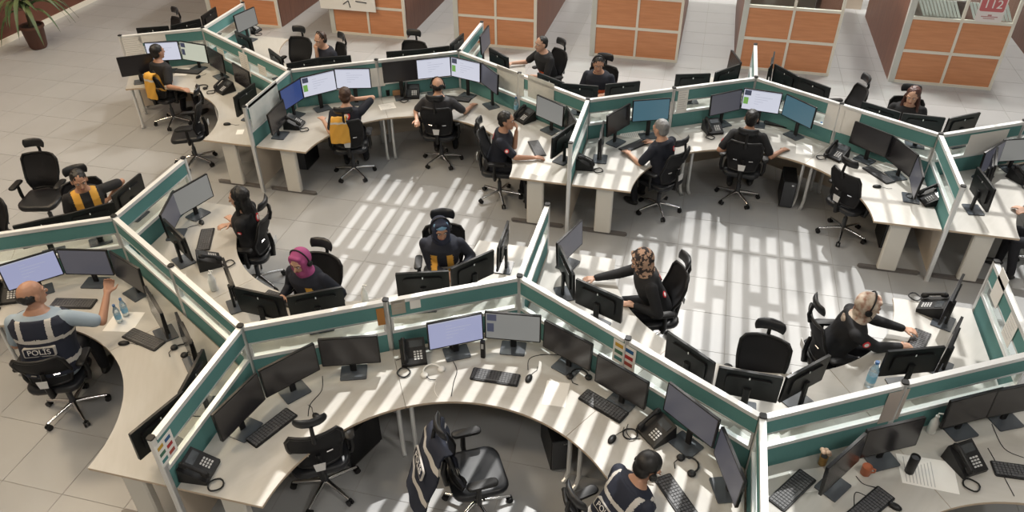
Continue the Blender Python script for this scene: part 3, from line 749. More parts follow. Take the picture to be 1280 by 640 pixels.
    if headset:
        k = 1.18 if cover else 1.06
        hd = thing('headset', (P.x, P.y, 0), yr, headset, 'headset', 'headsets worn on the head'); hd.scale = (scale,)*3
        pb = [hp(.088*k*math.cos(a), -.01, .005 + .118*k*math.sin(a)) for a in [math.pi*j/10 for j in range(11)]]
        MB().tube(pb, .008, 6).build('headband', blk_m, hd, 70)
        for s in (-1, 1):
            R = Matrix.Translation(hp(s*.086*k, -.008, -.012)) @ (HR @ Matrix.Rotation(math.pi/2, 3, 'Y')).to_4x4()
            MB().lathe([(.012,-.014),(.028,-.012),(.032,0),(.028,.012),(.012,.014)], 12, 0, R).build('ear_cushion', blk_m, hd, 60)
        MB().tube([hp(.088*k, .0, -.02), hp(.080*k, .05, -.06), hp(.045, .115, -.075)], .004, 5).build('microphone_boom', blk_m, hd, 70)
    if chair_label:
        cy = D2R(yaw if chair_yaw is None else chair_yaw); off = .04 + chair_off
        chair(P.x + math.cos(cy)*off, P.y + math.sin(cy)*off, math.degrees(cy), chair_label, chair_head)
    return t, wm, dict(hip=hip, sp=sp, rt=rt2, fw=fw2, head=head, HR=HR, P=P, so=so)
def text(body, size, name, m_, parent, M, ext=.001):
    cu = bpy.data.curves.new('t', 'FONT'); cu.body = body; cu.size = size; cu.align_x = 'CENTER'; cu.align_y = 'CENTER'; cu.extrude = ext
    o = bpy.data.objects.new('t', cu); COL.objects.link(o)
    dg = bpy.context.evaluated_depsgraph_get(); me = bpy.data.meshes.new_from_object(o.evaluated_get(dg)); bpy.data.objects.remove(o)
    me.materials.clear(); me.materials.append(m_); me.transform(M); n = bpy.data.objects.new(name, me); COL.objects.link(n); n.parent = parent
    return n
CH = 'black office chair under the '
rw = (redm, whitec)
person(c('A',700,230), 72, 'man with short black hair in black shirt at the far left desk', lean=6, hair=(hairb,'short'), topm=blackc, rh=('px',227,111,.77), lh=('px',205,100,.77), chair_head=False, chair_label=CH+'black-haired man at the far left desk', decals=[(.33,0,'b',.05,dgreyc,dgreyc)])
person(c('B',358,175), 245, 'man in navy shirt resting his chin on his hand behind the partition', lean=14, side=0, hair=(hairbr,'crop'), rh=('chin',), lh=None, skin='a', hyaw=0, hpitch=-12, chair_label=CH+'man resting his chin', chair_yaw=225, decals=[(.30,-.07,'f',.022,*rw),(.3,0,'l',.03,whitec,whitec)], headset='black headset on the man resting his chin')
person(c('B',468,425), 108, 'brown-haired man seen from behind holding a phone, round emblem on back', lean=14, hair=(hairbr,'short'), skin='a', topm=navy, lh=('px',404,150,.86), rh=('ear',), hpitch=-10, chair_label=CH+'brown-haired man, yellow jacket over its back', decals=[(.385,0,'b',.055,*rw)])
person(c('B',880,380), 98, 'balding man in dark grey shirt seen from behind at back centre', lean=6, hair=(hairb,'bald'), skin='a', topm=dgreyc, rh=('px',590,132,.78), lh=('px',521,150,.76), fat=1.1, chair_label=CH+'balding man in grey shirt', headset='black headset on the balding man in grey')
person(c('H',260,180), 8, 'man in navy shirt in profile touching his mouth at back centre', lean=12, hair=(hairb,'short'), skin='b', rh=('px',668,197,.785), lh=('chin',), hyaw=-8, chair_label=CH+'man touching his mouth in profile', decals=[(.3,0,'r',.03,*rw),(.40,.03,'b',.045,*rw)])
person(c('C',415,195), 222, 'man in black shirt and orange vest reaching left over the far desk', lean=14, hair=(hairb,'crop'), skin='a', topm=blackc, rh=('px',640,79,.80), lh=('px',664,95,.80), chair_label=CH+'man reaching left in orange vest', bands=(org, lambda s,x,y: 1 if (-.02 < s < .23 and y > .02 and .02 < abs(x) < .16) else 0), decals=[])
person(c('C',668,285), 262, 'man in navy with orange chest band behind the centre partition', lean=16, hair=(hairb,'short'), skin='b', hyaw=20, hpitch=-8, topm=navy, bands=(org, lambda s,x,y: 1 if (.20 < s < .27 and y > .0) else 0), chair_label=CH+'man with orange chest band', headset='black headset on the man with orange chest band')
person(c('H',945,215), 146, 'grey-haired man in navy shirt typing, seen from behind', lean=12, hair=(hairg,'short'), skin='a', topm=navy, lh=('px',786,192,.785), rh=('px',815,178,.785), hpitch=-8, chair_label=CH+'grey-haired man', decals=[(.36,.10,'b',.035,*rw)], fat=1.06)
person(c('I',425,205), 84, 'black-haired man in black shirt seen from behind before three screens', lean=6, hair=(hairb,'short'), skin='b', topm=blackc, rh=('px',978,188,.77), lh=('px',920,185,.77), chair_label=CH+'black-haired man facing three screens', decals=[(.3,0,'l',.03,*rw)])
person((1141,120), 262, 'woman with long auburn hair looking down behind the right partition', lean=14, hair=(hairr,'long'), skin='a', topm=blackc, hyaw=-12, hpitch=-8, chair_label=CH+'long-haired woman', decals=[(.30,.10,'f',.04,*rw)])
person(c('F',352,268), 318, 'woman with tied dark hair in black and yellow vest at left', lean=14, hair=(hairb,'tied'), skin='b', topm=blackc, hpitch=-10, lh=('px',137,248,.79), rh=('loc',.12,.30,.79), bands=(yel, lambda s,x,y: 2 if (.24 < s < .27 and y > 0 and abs(x) > .06) else (1 if (.0 < s < .5 and y > -.03 and .05 < abs(x) < .14) else 0)), chair_label=CH+'yellow-vest woman', decals=[(.20,.09,'f',.022,*rw)])
person(c('F',1060,345), 192, 'woman with long black hair in black shirt, arms folded, in profile', lean=2, hair=(hairb,'long'), skin='a', topm=blackc, hpitch=-6, rh=('loc',-.06,.20,.90), lh=('loc',.08,.23,.86), chair_label=CH+'woman with folded arms', decals=[(.37,.03,'b',.05,*rw),(.3,0,'l',.025,*rw)], headset='black headset on the woman with folded arms')
person(c('L',480,378), 262, 'woman in pink headscarf and navy jacket with yellow trim', lean=14, cover=(pinkh, None), skin='a', top='long', topm=navy, hpitch=-14, rh=('px',353,370,.785), lh=('px',395,366,.785), bands=(yel, lambda s,x,y: 1 if (.02 < s < .40 and y > .03 and .05 < x*-1 < .13) else (2 if (.12 < s < .17 and y > 0) else 0)), chair_label=CH+'woman in the pink headscarf', headset='black headset on the pink headscarf')
person(c('N',322,200), 285, 'woman in dark blue hood over pale blue scarf, navy and yellow jacket', lean=12, cover=(bluehood, blueh), skin='b', top='long', topm=navy, hyaw=15, hpitch=-10, rh=('px',557,342,.785), lh=('px',580,332,.785), bands=(yel, lambda s,x,y: 2 if (.14 < s < .18 and y > 0) else (1 if (.0 < s < .38 and y > .02 and .05 < abs(x) < .12) else 0)), chair_label=CH+'woman in the dark blue hood', headset='grey-black headset on the dark blue hood')
person(c('O',578,268), 196, 'woman in leopard-print headscarf stretching an arm to her keyboard', lean=20, cover=(leoh, None), skin='a', top='long', topm=blackc, hpitch=-25, rh=('px',738,349,.785), lh=('loc',-.20,.30,.76), chair_label=CH+'woman in the leopard-print headscarf', chair_yaw=200, decals=[(.36,.02,'b',.04,*rw),(.22,-.10,'b',.035,*rw)])
person(c('P',945,292), 2, 'woman in beige patterned headscarf typing, facing right', lean=20, cover=(beigeh, None), skin='a', top='long', topm=blackc, hpitch=-16, rh=('px',1126,433,.785), lh=('px',1152,419,.785), chair_label=CH+'woman in the beige headscarf', chair_yaw=12, decals=[(.3,0,'r',.035,*rw)], headset='black headset on the beige patterned headscarf')
pol_b = [(.02,.075),(.20,.235),(.30,.15,.19)]
pt, pw, pi = person(c('M',140,312), 112, 'bald police officer in vest reaching toward a screen', lean=10, hyaw=-40, hair=(hairb,'bald'), skin='b', topm=lblue, fat=1.2, scale=1.13, rh=('px',134,366,1.10), lh=('loc',-.2,.33,.80), vest=(vestn, refl, [(.05,.09),(.28,.315),(.30,.095,.14)]), chair_label=CH+'bald police officer', chair_head=False, chair_off=-.05)
def vest_text(t, d, s_, x_=0):
    me = [o for o in t.children if o.name.startswith('vest')][0].data
    bvh = BVHTree.FromPolygons([v.co for v in me.vertices], [p_.vertices[:] for p_ in me.polygons])
    o_ = d['hip'] + d['sp']*s_ + d['rt']*x_; hit = bvh.ray_cast(o_ - d['fw']*.6, d['fw'])
    n_ = -d['fw']; up_ = d['sp']; xx = up_.cross(n_)
    M = Matrix(((xx.x, up_.x, n_.x, hit[0].x), (xx.y, up_.y, n_.y, hit[0].y), (xx.z, up_.z, n_.z, hit[0].z), (0,0,0,1)))
    MB().prism(rrect(.25, .085, .01, 2), -.03, .006, 0, M).prism(rrect(.23, .068, .008, 2), .006, .0075, 1, M).build('name_patch', [refl, vestn], t, None)
    text('POLİS', .068, 'lettering', whitec, t, M @ Matrix.Translation((0, 0, .009)))
vest_text(pt, pi, .205)
pt2, pw2, pi2 = person(c('W',530,440), 40, 'police officer in black cap bending over the front desk', lean=30, hair=(hairb,'cap'), skin='b', topm=vestn, hpitch=-25, rh=('px',800,628,.785), lh=('loc',-.2,.45,.80), vest=(vestn, refl, [(.05,.09),(.28,.32),(.30,.13,.165)]), chair_label=CH+'police officer in the black cap', chair_off=-.08, headset='black headset on the capped police officer')
vest_text(pt2, pi2, .19)
person(None, 172, 'person at the right edge with one hand on the desk', fixed=(4.42, 8.75), lean=10, hair=(hairb,'short'), skin='a', topm=navy, lh=('px',1278,262,.80))

# ------------------------------------------------------------------ wooden booths at the back
def booth(x0, x1, y, label, dep=3.6, sign=False, poster=False, blind_reflections=False):
    t = thing('wooden_booth', ((x0+x1)/2, y, 0), 0, label, 'booth', 'wooden office booths along the back'); h = (x1-x0)/2
    pw = .10                                         # wide grey corner post on the left
    MB().box(-h, -h+pw, 0, .10, 0, 2.05).build('corner_post', gpost_m, t, None)
    MB().box(h-.05, h, 0, .06, 0, 2.05).build('frame_post', frame_m, t, None)
    xs = (-h+pw, (-h+pw+h-.05)/2, h-.05)
    MB().box(xs[1]-.022, xs[1]+.022, .0, .05, .0, 2.05).build('frame_post', frame_m, t, None)
    for z in (.0, .575, 1.165, 2.0): MB().box(xs[0], xs[2], .002, .05, z, z+.05).build('frame_rail', frame_m, t, None)
    for k in range(2):
        a, b = xs[k] + (.022 if k else 0), xs[k+1] - (0 if k else .022)
        for z0, z1 in ((.05,.575),(.625,1.165)): MB().box(a, b, .018, .04, z0, z1).build('wood_panel', wood_m, t, None)
        MB().box(a, b, .022, .028, 1.215, 2.0).build('glass_pane', pane_m, t, None)
        if blind_reflections:  # blinds mirrored in the glass, modelled as white strips behind it
            for j in range(11):
                x0_ = a + .02 + (b-a-.2)*j/10.0 + .16
                MB().add([Vector((x0_ - (z-1.22)*.55 + d_, .07+e_, z)) for z in (1.22, 1.50) for e_ in (0, .01) for d_ in (-.02, .025)], [(0,1,5,4),(2,3,7,6),(0,2,6,4),(1,3,7,5),(0,1,3,2),(4,5,7,6)]).build('reflected_slat', paper_m, t, None)
    for s in (-1, 1):
        MB().box(min(s*h, s*(h-.04)), max(s*h, s*(h-.04)), .10, dep, .0, 2.05).build('side_wall', wood2_m, t, None)
        MB().box(min(s*h, s*(h-.05))-.003*(s<0), max(s*h, s*(h-.05))+.003*(s>0), .10, dep, 2.05, 2.09).build('side_rail', frame_m, t, None)
    MB().box(-h+.05, h-.05, dep-.9, dep-.1, .715, .74).build('inner_counter', top_m, t, None)
    MB().box(-h+.05, h-.05, dep-.1, dep-.06, 0, 1.2).build('back_panel', frame_m, t, None)
    return t
BN = ['first', 'second', 'third', 'fourth', 'fifth', 'sixth', 'seventh']
for n, (x0, x1) in enumerate(((-10.45,-8.75), (-7.56,-5.89), (-4.85,-3.15), (-2.07,-.36), (.70,2.42), (3.46,5.18), (6.23,7.95))):
    booth(x0, x1, 14.57, f'{BN[n]} wooden booth from the left, orange panels in a pale frame', blind_reflections=(n == 5))
def place(name, mb, mats, px, z, rz, label, cat, group=None, smooth=40):
    o = mb.build(name, mats, None, smooth); p = back(px, z); o.location = (p.x, p.y, z); o.rotation_euler = (0, 0, rz); return tag(o, label, cat, group)
# white poster board leaning on the second booth, and the red emergency number sign
pb = thing('poster_board', (-7.28, 14.50, .76), 0, 'white poster board with dark marks on the second booth', 'poster')
MB().box(-.42, .80, 0, .02, -.22, .30).build('board', paper_m, pb, None)
m_ = MB()
for a, b in (((.10,-.10),(.22,-.02)), ((.22,-.02),(.25,-.16)), ((.38,-.02),(.62,-.04)), ((.30,.12),(.70,.10))):
    m_.tube([(a[0],-.003,a[1]), (b[0],-.003,b[1])], .012, 4)
m_.build('printed_marks', dgrey_m, pb, None)
sg = thing('number_sign', (4.72, 14.54, 1.55), 0, 'red and white 112 sign on the booth glass at upper right', 'sign')
SM = Matrix.Rotation(math.pi/2, 4, 'X')
MB().prism(rrect(.42, .66, .04, 3), 0, .012, 0, SM).prism(rrect(.38, .46, .03, 3, 0, .08), .012, .0135, 1, SM).build('plate', [mat('sign_pale', (.75,.70,.69), .5), mat('sign_red', (.55,.14,.15), .5)], sg, None)
for k_, ch_ in enumerate('112'): text(ch_, .20, 'digit', whitec, sg, SM @ Matrix.Translation((-.10 + .10*k_, -.03, .016)), .002)
MB().box(-.13, .13, -.245, -.23, .012, .0135, M=SM).box(-.09, .09, -.275, -.262, .012, .0135, M=SM).box(-.03, .03, -.225, -.20, .012, .0135, M=SM).build('small_print', mat('sign_caption', (.45,.2,.2), .6), sg, None)
# low cabinet standing between the booths
t = thing('low_cabinet', (-5.37, 17.3, 0), 0, 'low pale cabinet with dark feet between far booths', 'cabinet')
MB().box(-.4, .4, 0, .5, .12, .75).build('body', frame_m, t, None)
for sx in (-.33, .33): MB().box(sx-.05, sx+.05, .02, .4, 0, .12).build('foot', foot_m, t, None)
MB().box(-.02, .02, -.012, 0, .4, .55).build('handle', dgrey_m, t, None)
t = thing('low_cabinet', (3.02, 18.6, 0), 0, 'low beige cabinet at the end of the aisle beside fifth booth', 'cabinet')
MB().box(-.4, .4, 0, .45, .0, .8).build('body', base_m, t, None); MB().box(-.42, .42, -.02, .47, .8, .83).build('top', frame_m, t, None); MB().box(-.005, .005, -.008, 0, .05, .75).build('door_gap', foot_m, t, None)

# ------------------------------------------------------------------ potted plant
pt_ = thing('potted_plant', (-13.05, 12.45, 0), 0, 'tall potted plant with long arching green leaves at upper left', 'plant')
MB().lathe([(.14,0),(.17,.05),(.21,.40),(.235,.42),(.235,.47),(.20,.47),(.19,.43)], 18).build('pot', mat('pot_brown', (.09,.035,.022), .5), pt_, 50)
MB().lathe([(.19,.40),(.19,.44),(.05,.45)], 16).build('soil', mat('soil', (.02,.014,.01), .9), pt_, None)
MB().tube([(0,0,.42),(.02,.01,.7),(.0,.02,.95)], [.05,.045,.035], 8).build('stem', mat('plant_stem', (.06,.05,.025), .7), pt_, 60)
leafm = mat('plant_leaf', (.045,.085,.035), .5, noise=(3, (.10,.13,.05), (1,1,1), .4, .7))
leaves = []
for v in range(4):
    L = (1.05, .9, .75, 1.15)[v]; drop = (.75, .55, .35, .95)[v]; vs = []; N = 9
    for i in range(N+1):
        u = i/N; r = L*u*(1 - .18*u); z = .35*math.sin(u*1.7) - drop*u**2.2; w = .045*math.sin(math.pi*min(1, .12+u*.88))**.7
        vs += [(r, -w, z+.012), (r, 0, z), (r, w, z+.012)]
    fs = []
    for i in range(N): a = i*3; fs += [(a,a+3,a+4,a+1),(a+1,a+4,a+5,a+2)]
    leaves.append(MB().add(vs, fs).mesh('leaf', leafm, 180))
for k in range(46):
    o = bpy.data.objects.new('leaf', leaves[k % 4]); COL.objects.link(o); o.parent = pt_
    o.location = (0, .02, .72 + .26*((k*37) % 46)/46); o.rotation_euler = (random.uniform(-.25,.25), -random.uniform(-.1,.55)*(1 if k % 3 else -.3), k*2.399); s_ = random.uniform(.75,1.05)*(.55 if math.cos(k*2.399) < -.25 else 1); o.scale = (s_, s_, s_)

# ------------------------------------------------------------------ things on the desks
def near_cell(p):
    return min(CELL, key=lambda k: (CELL[k]-p).length)
def out_yaw(p, cell):     # rotation so that local +Y points away from the person
    d = p - CELL[cell]; return math.atan2(d.y, d.x) - math.pi/2
DZ = .7405
def cable(pts, label, m_=blk_m, r=.0035):
    """desk cable through pixel points"""
    P = [back(q, DZ+.005) for q in pts]; pp = []
    for i in range(len(P)-1):
        for k in range(5):
            u = k/5; a = P[max(0,i-1)]; b = P[i]; c_ = P[i+1]; d = P[min(len(P)-1,i+2)]
            q = .5*((2*b) + (c_-a)*u + (2*a-5*b+4*c_-d)*u*u + (3*b-a-3*c_+d)*u**3); pp.append((q.x, q.y, DZ+r))
    pp.append((P[-1].x, P[-1].y, DZ+r))
    return tag(MB().tube(pp, r, 5).build('cable', m_, None, 70), label, 'cable')
def phone_parts():
    t = bpy.data.objects.new('desk_phone', None); COL.objects.link(t)
    W2 = .10
    MB().add([(-W2,-.10,0),(W2,-.10,0),(W2,.10,0),(-W2,.10,0),(-W2,-.105,.03),(W2,-.105,.03),(W2,.085,.13),(-W2,.085,.13)], [(3,2,1,0),(4,5,6,7),(0,1,5,4),(1,2,6,5),(2,3,7,6),(3,0,4,7)]).build('body', blk_m, t, None)
    sl_ = math.atan2(.10, .19); M = Matrix.Translation((0, -.01, .08)) @ Matrix.Rotation(sl_, 4, 'X')
    MB().caps(M @ Vector((-.068,-.085,.03)), .022, M @ Vector((-.068,-.06,.035)), .022, 8).caps(M @ Vector((-.068,.07,.035)), .022, M @ Vector((-.068,.09,.03)), .022, 8).caps(M @ Vector((-.068,-.08,.045)), .015, M @ Vector((-.068,.085,.045)), .015, 8).build('handset', blk_m, t, 60)
    MB().box(-.025, .08, .03, .085, .0, .004, M=M).build('display', mat('phone_display', (.05,.055,.06), .15), t, None)
    k = MB()
    for i in range(3):
        for j in range(4): k.box(.004+.024*i, .020+.024*i, -.075+.020*j, -.063+.020*j, 0, .004, M=M)
    k.build('keypad', mat('keypad_grey', (.5,.5,.5), .5), t, None)
    cp = [(-.07 + .05*math.sin(a*1.0) - .02, -.11 - .05*(1-math.cos(a)), .012 + .004*math.cos(a*3)) for a in [2*math.pi*j/14 for j in range(15)]]
    MB().tube(cp, .006, 5).build('cord', blk_m, t, 70)
    return t
def kb_parts():
    t = bpy.data.objects.new('keyboard', None); COL.objects.link(t)
    MB().prism(rrect(.45, .155, .012, 2), 0, .014, 0, None, bev=.003).build('tray', blk_m, t, 30)
    k = MB()
    for j in range(5):
        n = 15
        for i in range(n):
            if j == 0 and 4 <= i <= 8:
                if i == 4: k.box(-.213+.0285*4, -.213+.0285*9-.006, -.062, -.040, .014, .019)
                continue
            x = -.213 + .0285*i; k.box(x, x+.0225, -.062+.026*j, -.040+.026*j, .014, .019)
    k.build('keys', mat('keycaps', (.075,.075,.08), .45), t, None)
    return t
def mouse_parts():
    t = bpy.data.objects.new('computer_mouse', None); COL.objects.link(t)
    mm_ = MB().ell((0,0,.010), (.031,.055,.026), 14, 8); mm_.v = [(x, y, max(0, z)) for x, y, z in mm_.v]; mm_.build('shell', blk_m, t, 180); MB().tube([(0,.02,.033),(0,.038,.029)], .005, 6).build('wheel', dgrey_m, t, 40)
    MB().tube([(0,.053,.008),(.01,.09,.004),(.03,.13,.004),(.02,.18,.004)], .0025, 5).build('cord', blk_m, t, 70)
    return t
def headset_parts(m_):
    t = bpy.data.objects.new('headset', None); COL.objects.link(t)
    MB().tube([(.085*math.cos(a), .10*math.sin(a), .014) for a in [math.pi*j/10 for j in range(11)]], .008, 6).build('headband', m_, t, 70)
    for s in (-1, 1): MB().lathe([(.014,0),(.032,.004),(.036,.016),(.028,.03),(.012,.032)], 12, 0, Matrix.Translation((s*.085,-.005,0))).build('ear_cushion', blk_m if m_ is blk_m else paper_m, t, 60)
    MB().tube([(-.085,-.01,.02),(-.06,-.08,.012),(-.01,-.10,.008)], .004, 5).build('microphone_boom', blk_m, t, 70)
    return t
PRO = {}
def item(kind, px, label, cell=None, rot=0, z=DZ, make=None, group=None, cat=None, sc=1):
    p = back(px, z); cell = cell or near_cell(p)
    if kind not in PRO: t = PRO[kind] = make()
    else: t = copy_tree(PRO[kind])
    t.location = (p.x, p.y, z); t.rotation_euler = (0, 0, out_yaw(p, cell) + D2R(rot)); t.scale = (sc,)*3; return tag(t, label, cat, group)
def phone(px, lab, rot=0, cell=None): item('phone', px, 'black desk phone ' + lab, cell, rot, make=phone_parts, group='black desk phones', cat='phone', sc=1.2)
def kb(px, lab, rot=0, cell=None): item('kb', px, 'black keyboard ' + lab, cell, rot, make=kb_parts, group='black keyboards', cat='keyboard')
def mouse(px, lab, rot=0, cell=None): item('mouse', px, 'black computer mouse ' + lab, cell, rot, make=mouse_parts, group='black computer mice', cat='mouse')
phone((250,590), 'at the left end of the front curved desk', 10, 'S0b'); phone((517,447), 'left of the lilac front monitor', 0, 'S0b'); phone((820,543), 'right of the front desk keyboard with papers', 0, 'S0b')
phone((1204,580), 'in the lower right corner beside printed sheets', 15, 'S0c'); phone((368,158), 'at the left of the back centre desk', 25, 'S1b'); phone((515,120), 'between black monitor and balding man', 0, 'S1b'); phone((656,150), 'beside the man touching his mouth', 0, 'S1b')
phone((282,114), 'at the far left desk', 0, 'S1a'); phone((890,164), 'left of the man facing three screens', 10, 'S1c'); phone((1045,196), 'by the empty chair at the back right desk', 0, 'S1c'); phone((1163,252), 'by the right side screen in the sun', 0, 'S1c'); phone((730,208), 'left of the grey-haired man by the side screen', 20, 'S1c')
phone((1164,388), 'beside the beige-scarf woman', -20, 'N0c'); phone((1275,224), 'at the desk on the right edge', 0, 'S1d'); phone((316,40), 'behind the far left side screen', 0, 'N1b'); phone((14,372), 'left of the bald police officer', 0, 'S0a'); phone((262,330), 'behind the woman with folded arms', 0, 'N0b')
kb((340,535), 'under the left front monitors', 0, 'S0b'); kb((619,472), 'in the middle of the front curved desk', 0, 'S0b'); kb((754,508), 'with papers on it below the colour card', 4, 'S0b'); kb((846,623), 'before the capped police officer', 10, 'S0b')
kb((990,613), 'in the lower right corner by the side screen', -5, 'S0c'); kb((1087,634), 'at the bottom edge near the orange mug', 0, 'S0c'); kb((1278,591), 'cut by the right edge of the picture', 0, 'S0c')
kb((92,380), 'before the bald police officer', 8, 'S0a'); kb((180,425), 'beside the police officer\'s water bottles', 20, 'S0a'); kb((257,300), 'before the woman with folded arms', 0, 'N0b'); kb((671,186), 'before the man touching his mouth', 0, 'S1b'); kb((571,124), 'right of the balding man', 0, 'S1b')
kb((792,183), 'under the grey-haired man\'s hands', 0, 'S1c'); kb((975,156), 'below the white screen at back right', 0, 'S1c'); kb((1098,219), 'in the sun before the dark back right monitors', 0, 'S1c'); kb((235,90), 'before the man at the far left desk', 0, 'S1a'); kb((1146,430), 'under the beige-scarf woman\'s hands', 0, 'N0c'); kb((352,375), 'under the pink-scarf woman\'s hand', 0, 'N0b')
mouse((661,474), 'right of the middle front keyboard', 0, 'S0b'); mouse((765,550), 'before the front desk phone with papers', 20, 'S0b'); mouse((155,430), 'near the police officer\'s desk edge', -40, 'S0a'); mouse((1118,634), 'at the bottom edge near the lower right keyboard', 20, 'S0c')
mouse((252,279), 'beside the folded-arms woman\'s keyboard', -60, 'N0b'); mouse((1096,234), 'on the sunlit back right desk', -20, 'S1c'); mouse((248,97), 'before the far left pale screen', 0, 'S1a'); mouse((284,156), 'at the end of the far left desk', 0, 'S1a'); mouse((396,522), 'behind the empty chair at front left', 0, 'S0b')
item('hsb', (225,440), 'black headset lying at the police officer\'s desk end', 'S0a', 20, make=lambda: headset_parts(blk_m), cat='headset'); item('hsb', (252,110), 'black headset lying on the far left desk', 'S1a', 0, cat='headset'); item('hsb', (724,472), 'black headset by the paper sheet on the front desk', 'S0b', 30, cat='headset')
item('hsw', (541,466), 'white headset left of the middle front keyboard', 'S0b', 20, make=lambda: headset_parts(paper_m), cat='headset'); item('hsb', (1173,246), 'black headset beside the sunlit side screen', 'S1c', 0, cat='headset'); item('hsb', (858,583), 'black headset beside the capped officer\'s dim monitor', 'S0b', 0, cat='headset')
# bottles, cups and boxes
bl_m = mat('bottle_clear', (.80,.90,.96), .08, trans=.75); cap_b = mat('cap_blue', (.05,.16,.40), .4); lab_b = mat('label_blue', (.22,.45,.62), .5); spray_m = mat('white_bottle', (.72,.72,.70), .4)
def bottle(px, label, h=.24, r=.034, water=True, z=DZ):
    p = back(px, z); t = thing('water_bottle' if water else 'white_bottle', (p.x, p.y, z), 0, label, 'bottle')
    MB().lathe([(r*.9,0),(r,.01),(r,h*.62),(r*.92,h*.66),(r*.4,h*.88),(r*.36,h*.92)], 14).build('body', bl_m if water else spray_m, t, 60)
    MB().lathe([(r*.42,h*.91),(r*.45,h*.92),(r*.45,h),(r*.4,h)], 12).build('cap', cap_b if water else spray_m, t, 50)
    if water: MB().lathe([(r*1.02,h*.22),(r*1.02,h*.48)], 14).build('label', lab_b, t, 60)
    else: MB().tube([(0,0,h),(0,0,h+.03),(r*1.1,0,h+.03)], .007, 6).build('nozzle', spray_m, t, 60)
bottle((1086,482), 'large blue water bottle behind the lower right partition', .30, .042); bottle((150,402), 'water bottle nearest the police officer\'s arm', .22, .032); bottle((158,394), 'second water bottle behind the police officer\'s arm', .22, .032)
bottle((624,125), 'water bottle by the dim monitor at back centre', .24, .032); bottle((645,140), 'water bottle beside the phone at back centre', .24, .032); bottle((1022,172), 'clear water bottle right of the blue-green screen', .24, .032)
bottle((850,152), 'white spray bottle between the two back right men', .20, .03, False); bottle((457,378), 'white spray bottle behind the front partition left post', .20, .035, False); bottle((1163,540), 'white dispenser bottle behind the printed sheets', .20, .036, False); bottle((268,362), 'white sanitizer bottle in the corner behind police desk', .22, .04, False)
def cup(px, label, m_, r, h, name, cat, handle=False):
    p = back(px, DZ); t = thing(name, (p.x, p.y, DZ), 0, label, cat)
    MB().lathe([(r*.85,0),(r,.008),(r*1.05,h),(r*.93,h),(r*.85,h*.92),(r*.8,h*.9)], 16).build('body', m_, t, 50)
    if handle: MB().tube([(r*1.0,0,h*.8),(r*1.7,0,h*.75),(r*1.75,0,h*.4),(r*1.0,0,h*.25)], .007, 6).build('handle', m_, t, 60)
    else: MB().lathe([(r*.8,h*.9),(r*.8,h*.93)], 12).build('lid', dgrey_m, t, 50)
    return t
cup((1081,592), 'terracotta mug beside the lower right monitor stand', mat('terracotta', (.42,.13,.06), .5), .038, .09, 'mug', 'mug', True)
cup((1136,590), 'tall black cylinder on the printed sheets at lower right', blk_m, .036, .19, 'speaker', 'speaker')
t = cup((485,119), 'black pen cup below the off monitor at back centre', blk_m, .035, .10, 'pen_cup', 'cup')
for k in range(4): MB().tube([(.01*(k-1.5),.005*k,.06),(.018*(k-1.5),.01*k-.01,.15)], .004, 5).build('pen', [dgrey_m, cap_b, redm, paper_m][k], t, None)
t = cup((1027,580), 'small gold pot with blossom behind the lower right keyboard', mat('gold', (.45,.27,.09), .35, metal=.6), .032, .10, 'gold_pot', 'ornament')
for k in range(5): MB().ell((.03*math.cos(k*1.3), .03*math.sin(k*1.3), .13+.012*k), (.022,.022,.016), 8, 6).build('blossom', mat('blossom', (.75,.55,.42), .6), t, 180)
t = thing('tissue_box', (*back((497,118), DZ), DZ), .3, 'small brown cardboard box beside the pen cup', 'box')
MB().box(-.07,.07,-.045,.045,0,.08).build('body', mat('cardboard', (.36,.20,.10), .7), t, None); MB().box(-.04,.04,-.015,.015,.08,.083).build('opening', dgrey_m, t, None)
t = thing('note_holder', (*back((477,116), DZ), DZ), .3, 'white upright note holder at the back centre desk', 'holder')
MB().box(-.05,.05,-.02,.02,0,.12).build('body', paper_m, t, None); MB().box(-.045,.045,-.03,-.021,.01,.10).build('note', wprint_m, t, None)
t = thing('handset_cradle', (*back((604,446), DZ), DZ), .0, 'narrow black upright device between the two lit front screens', 'device')
MB().box(-.022,.022,-.02,.02,0,.20,bv=.008).build('body', blk_m, t, 30); MB().box(-.012,.012,-.022,-.02,.12,.18).build('display', wprint_m, t, None)
t = thing('webcam', (*back((568,437), DZ), DZ), .0, 'round black device on the base of the lilac monitor', 'device')
MB().ell((0,0,.04), (.05,.045,.04), 12, 8).build('body', blk_m, t, 180); MB().lathe([(.03,0),(.03,.012)], 12).build('foot', dgrey_m, t, 50)
# sheets of paper on the desks
def sheet(px, label, rot, w=.21, h=.297, cell=None, n=1, print_=True):
    p = back(px, DZ); cell = cell or near_cell(p); t = thing('paper_sheet', (p.x, p.y, DZ), out_yaw(p, cell) + D2R(rot), label, 'paper')
    for k in range(n): MB().box(-w/2, w/2, -h/2, h/2, .0006*k, .0006*(k+1), M=Matrix.Translation((.012*k, .008*k, 0)) @ ROTZ(.06*k)).build('page', paper_m, t, None)
    if print_:
        m2 = MB(); z = .0006*n + .0002
        for k in range(9):
            y = h/2 - .04 - k*.026; m2.box(-w/2+.02, w/2-.02-.05*((k*3) % 4)/3, y, y+.006, z, z+.0003)
        m2.build('print', wprint_m, t, None)
sheet((1160,592), 'printed sheets under the black cylinder at lower right', 60, .30, .42, 'S0c', 2); sheet((1005,187), 'white sheet on the desk right of the three-screen man', 20, cell='S1c', print_=False); sheet((672,211), 'white notepad under the profile man\'s forearm', 60, cell='S1b', n=3, print_=False)
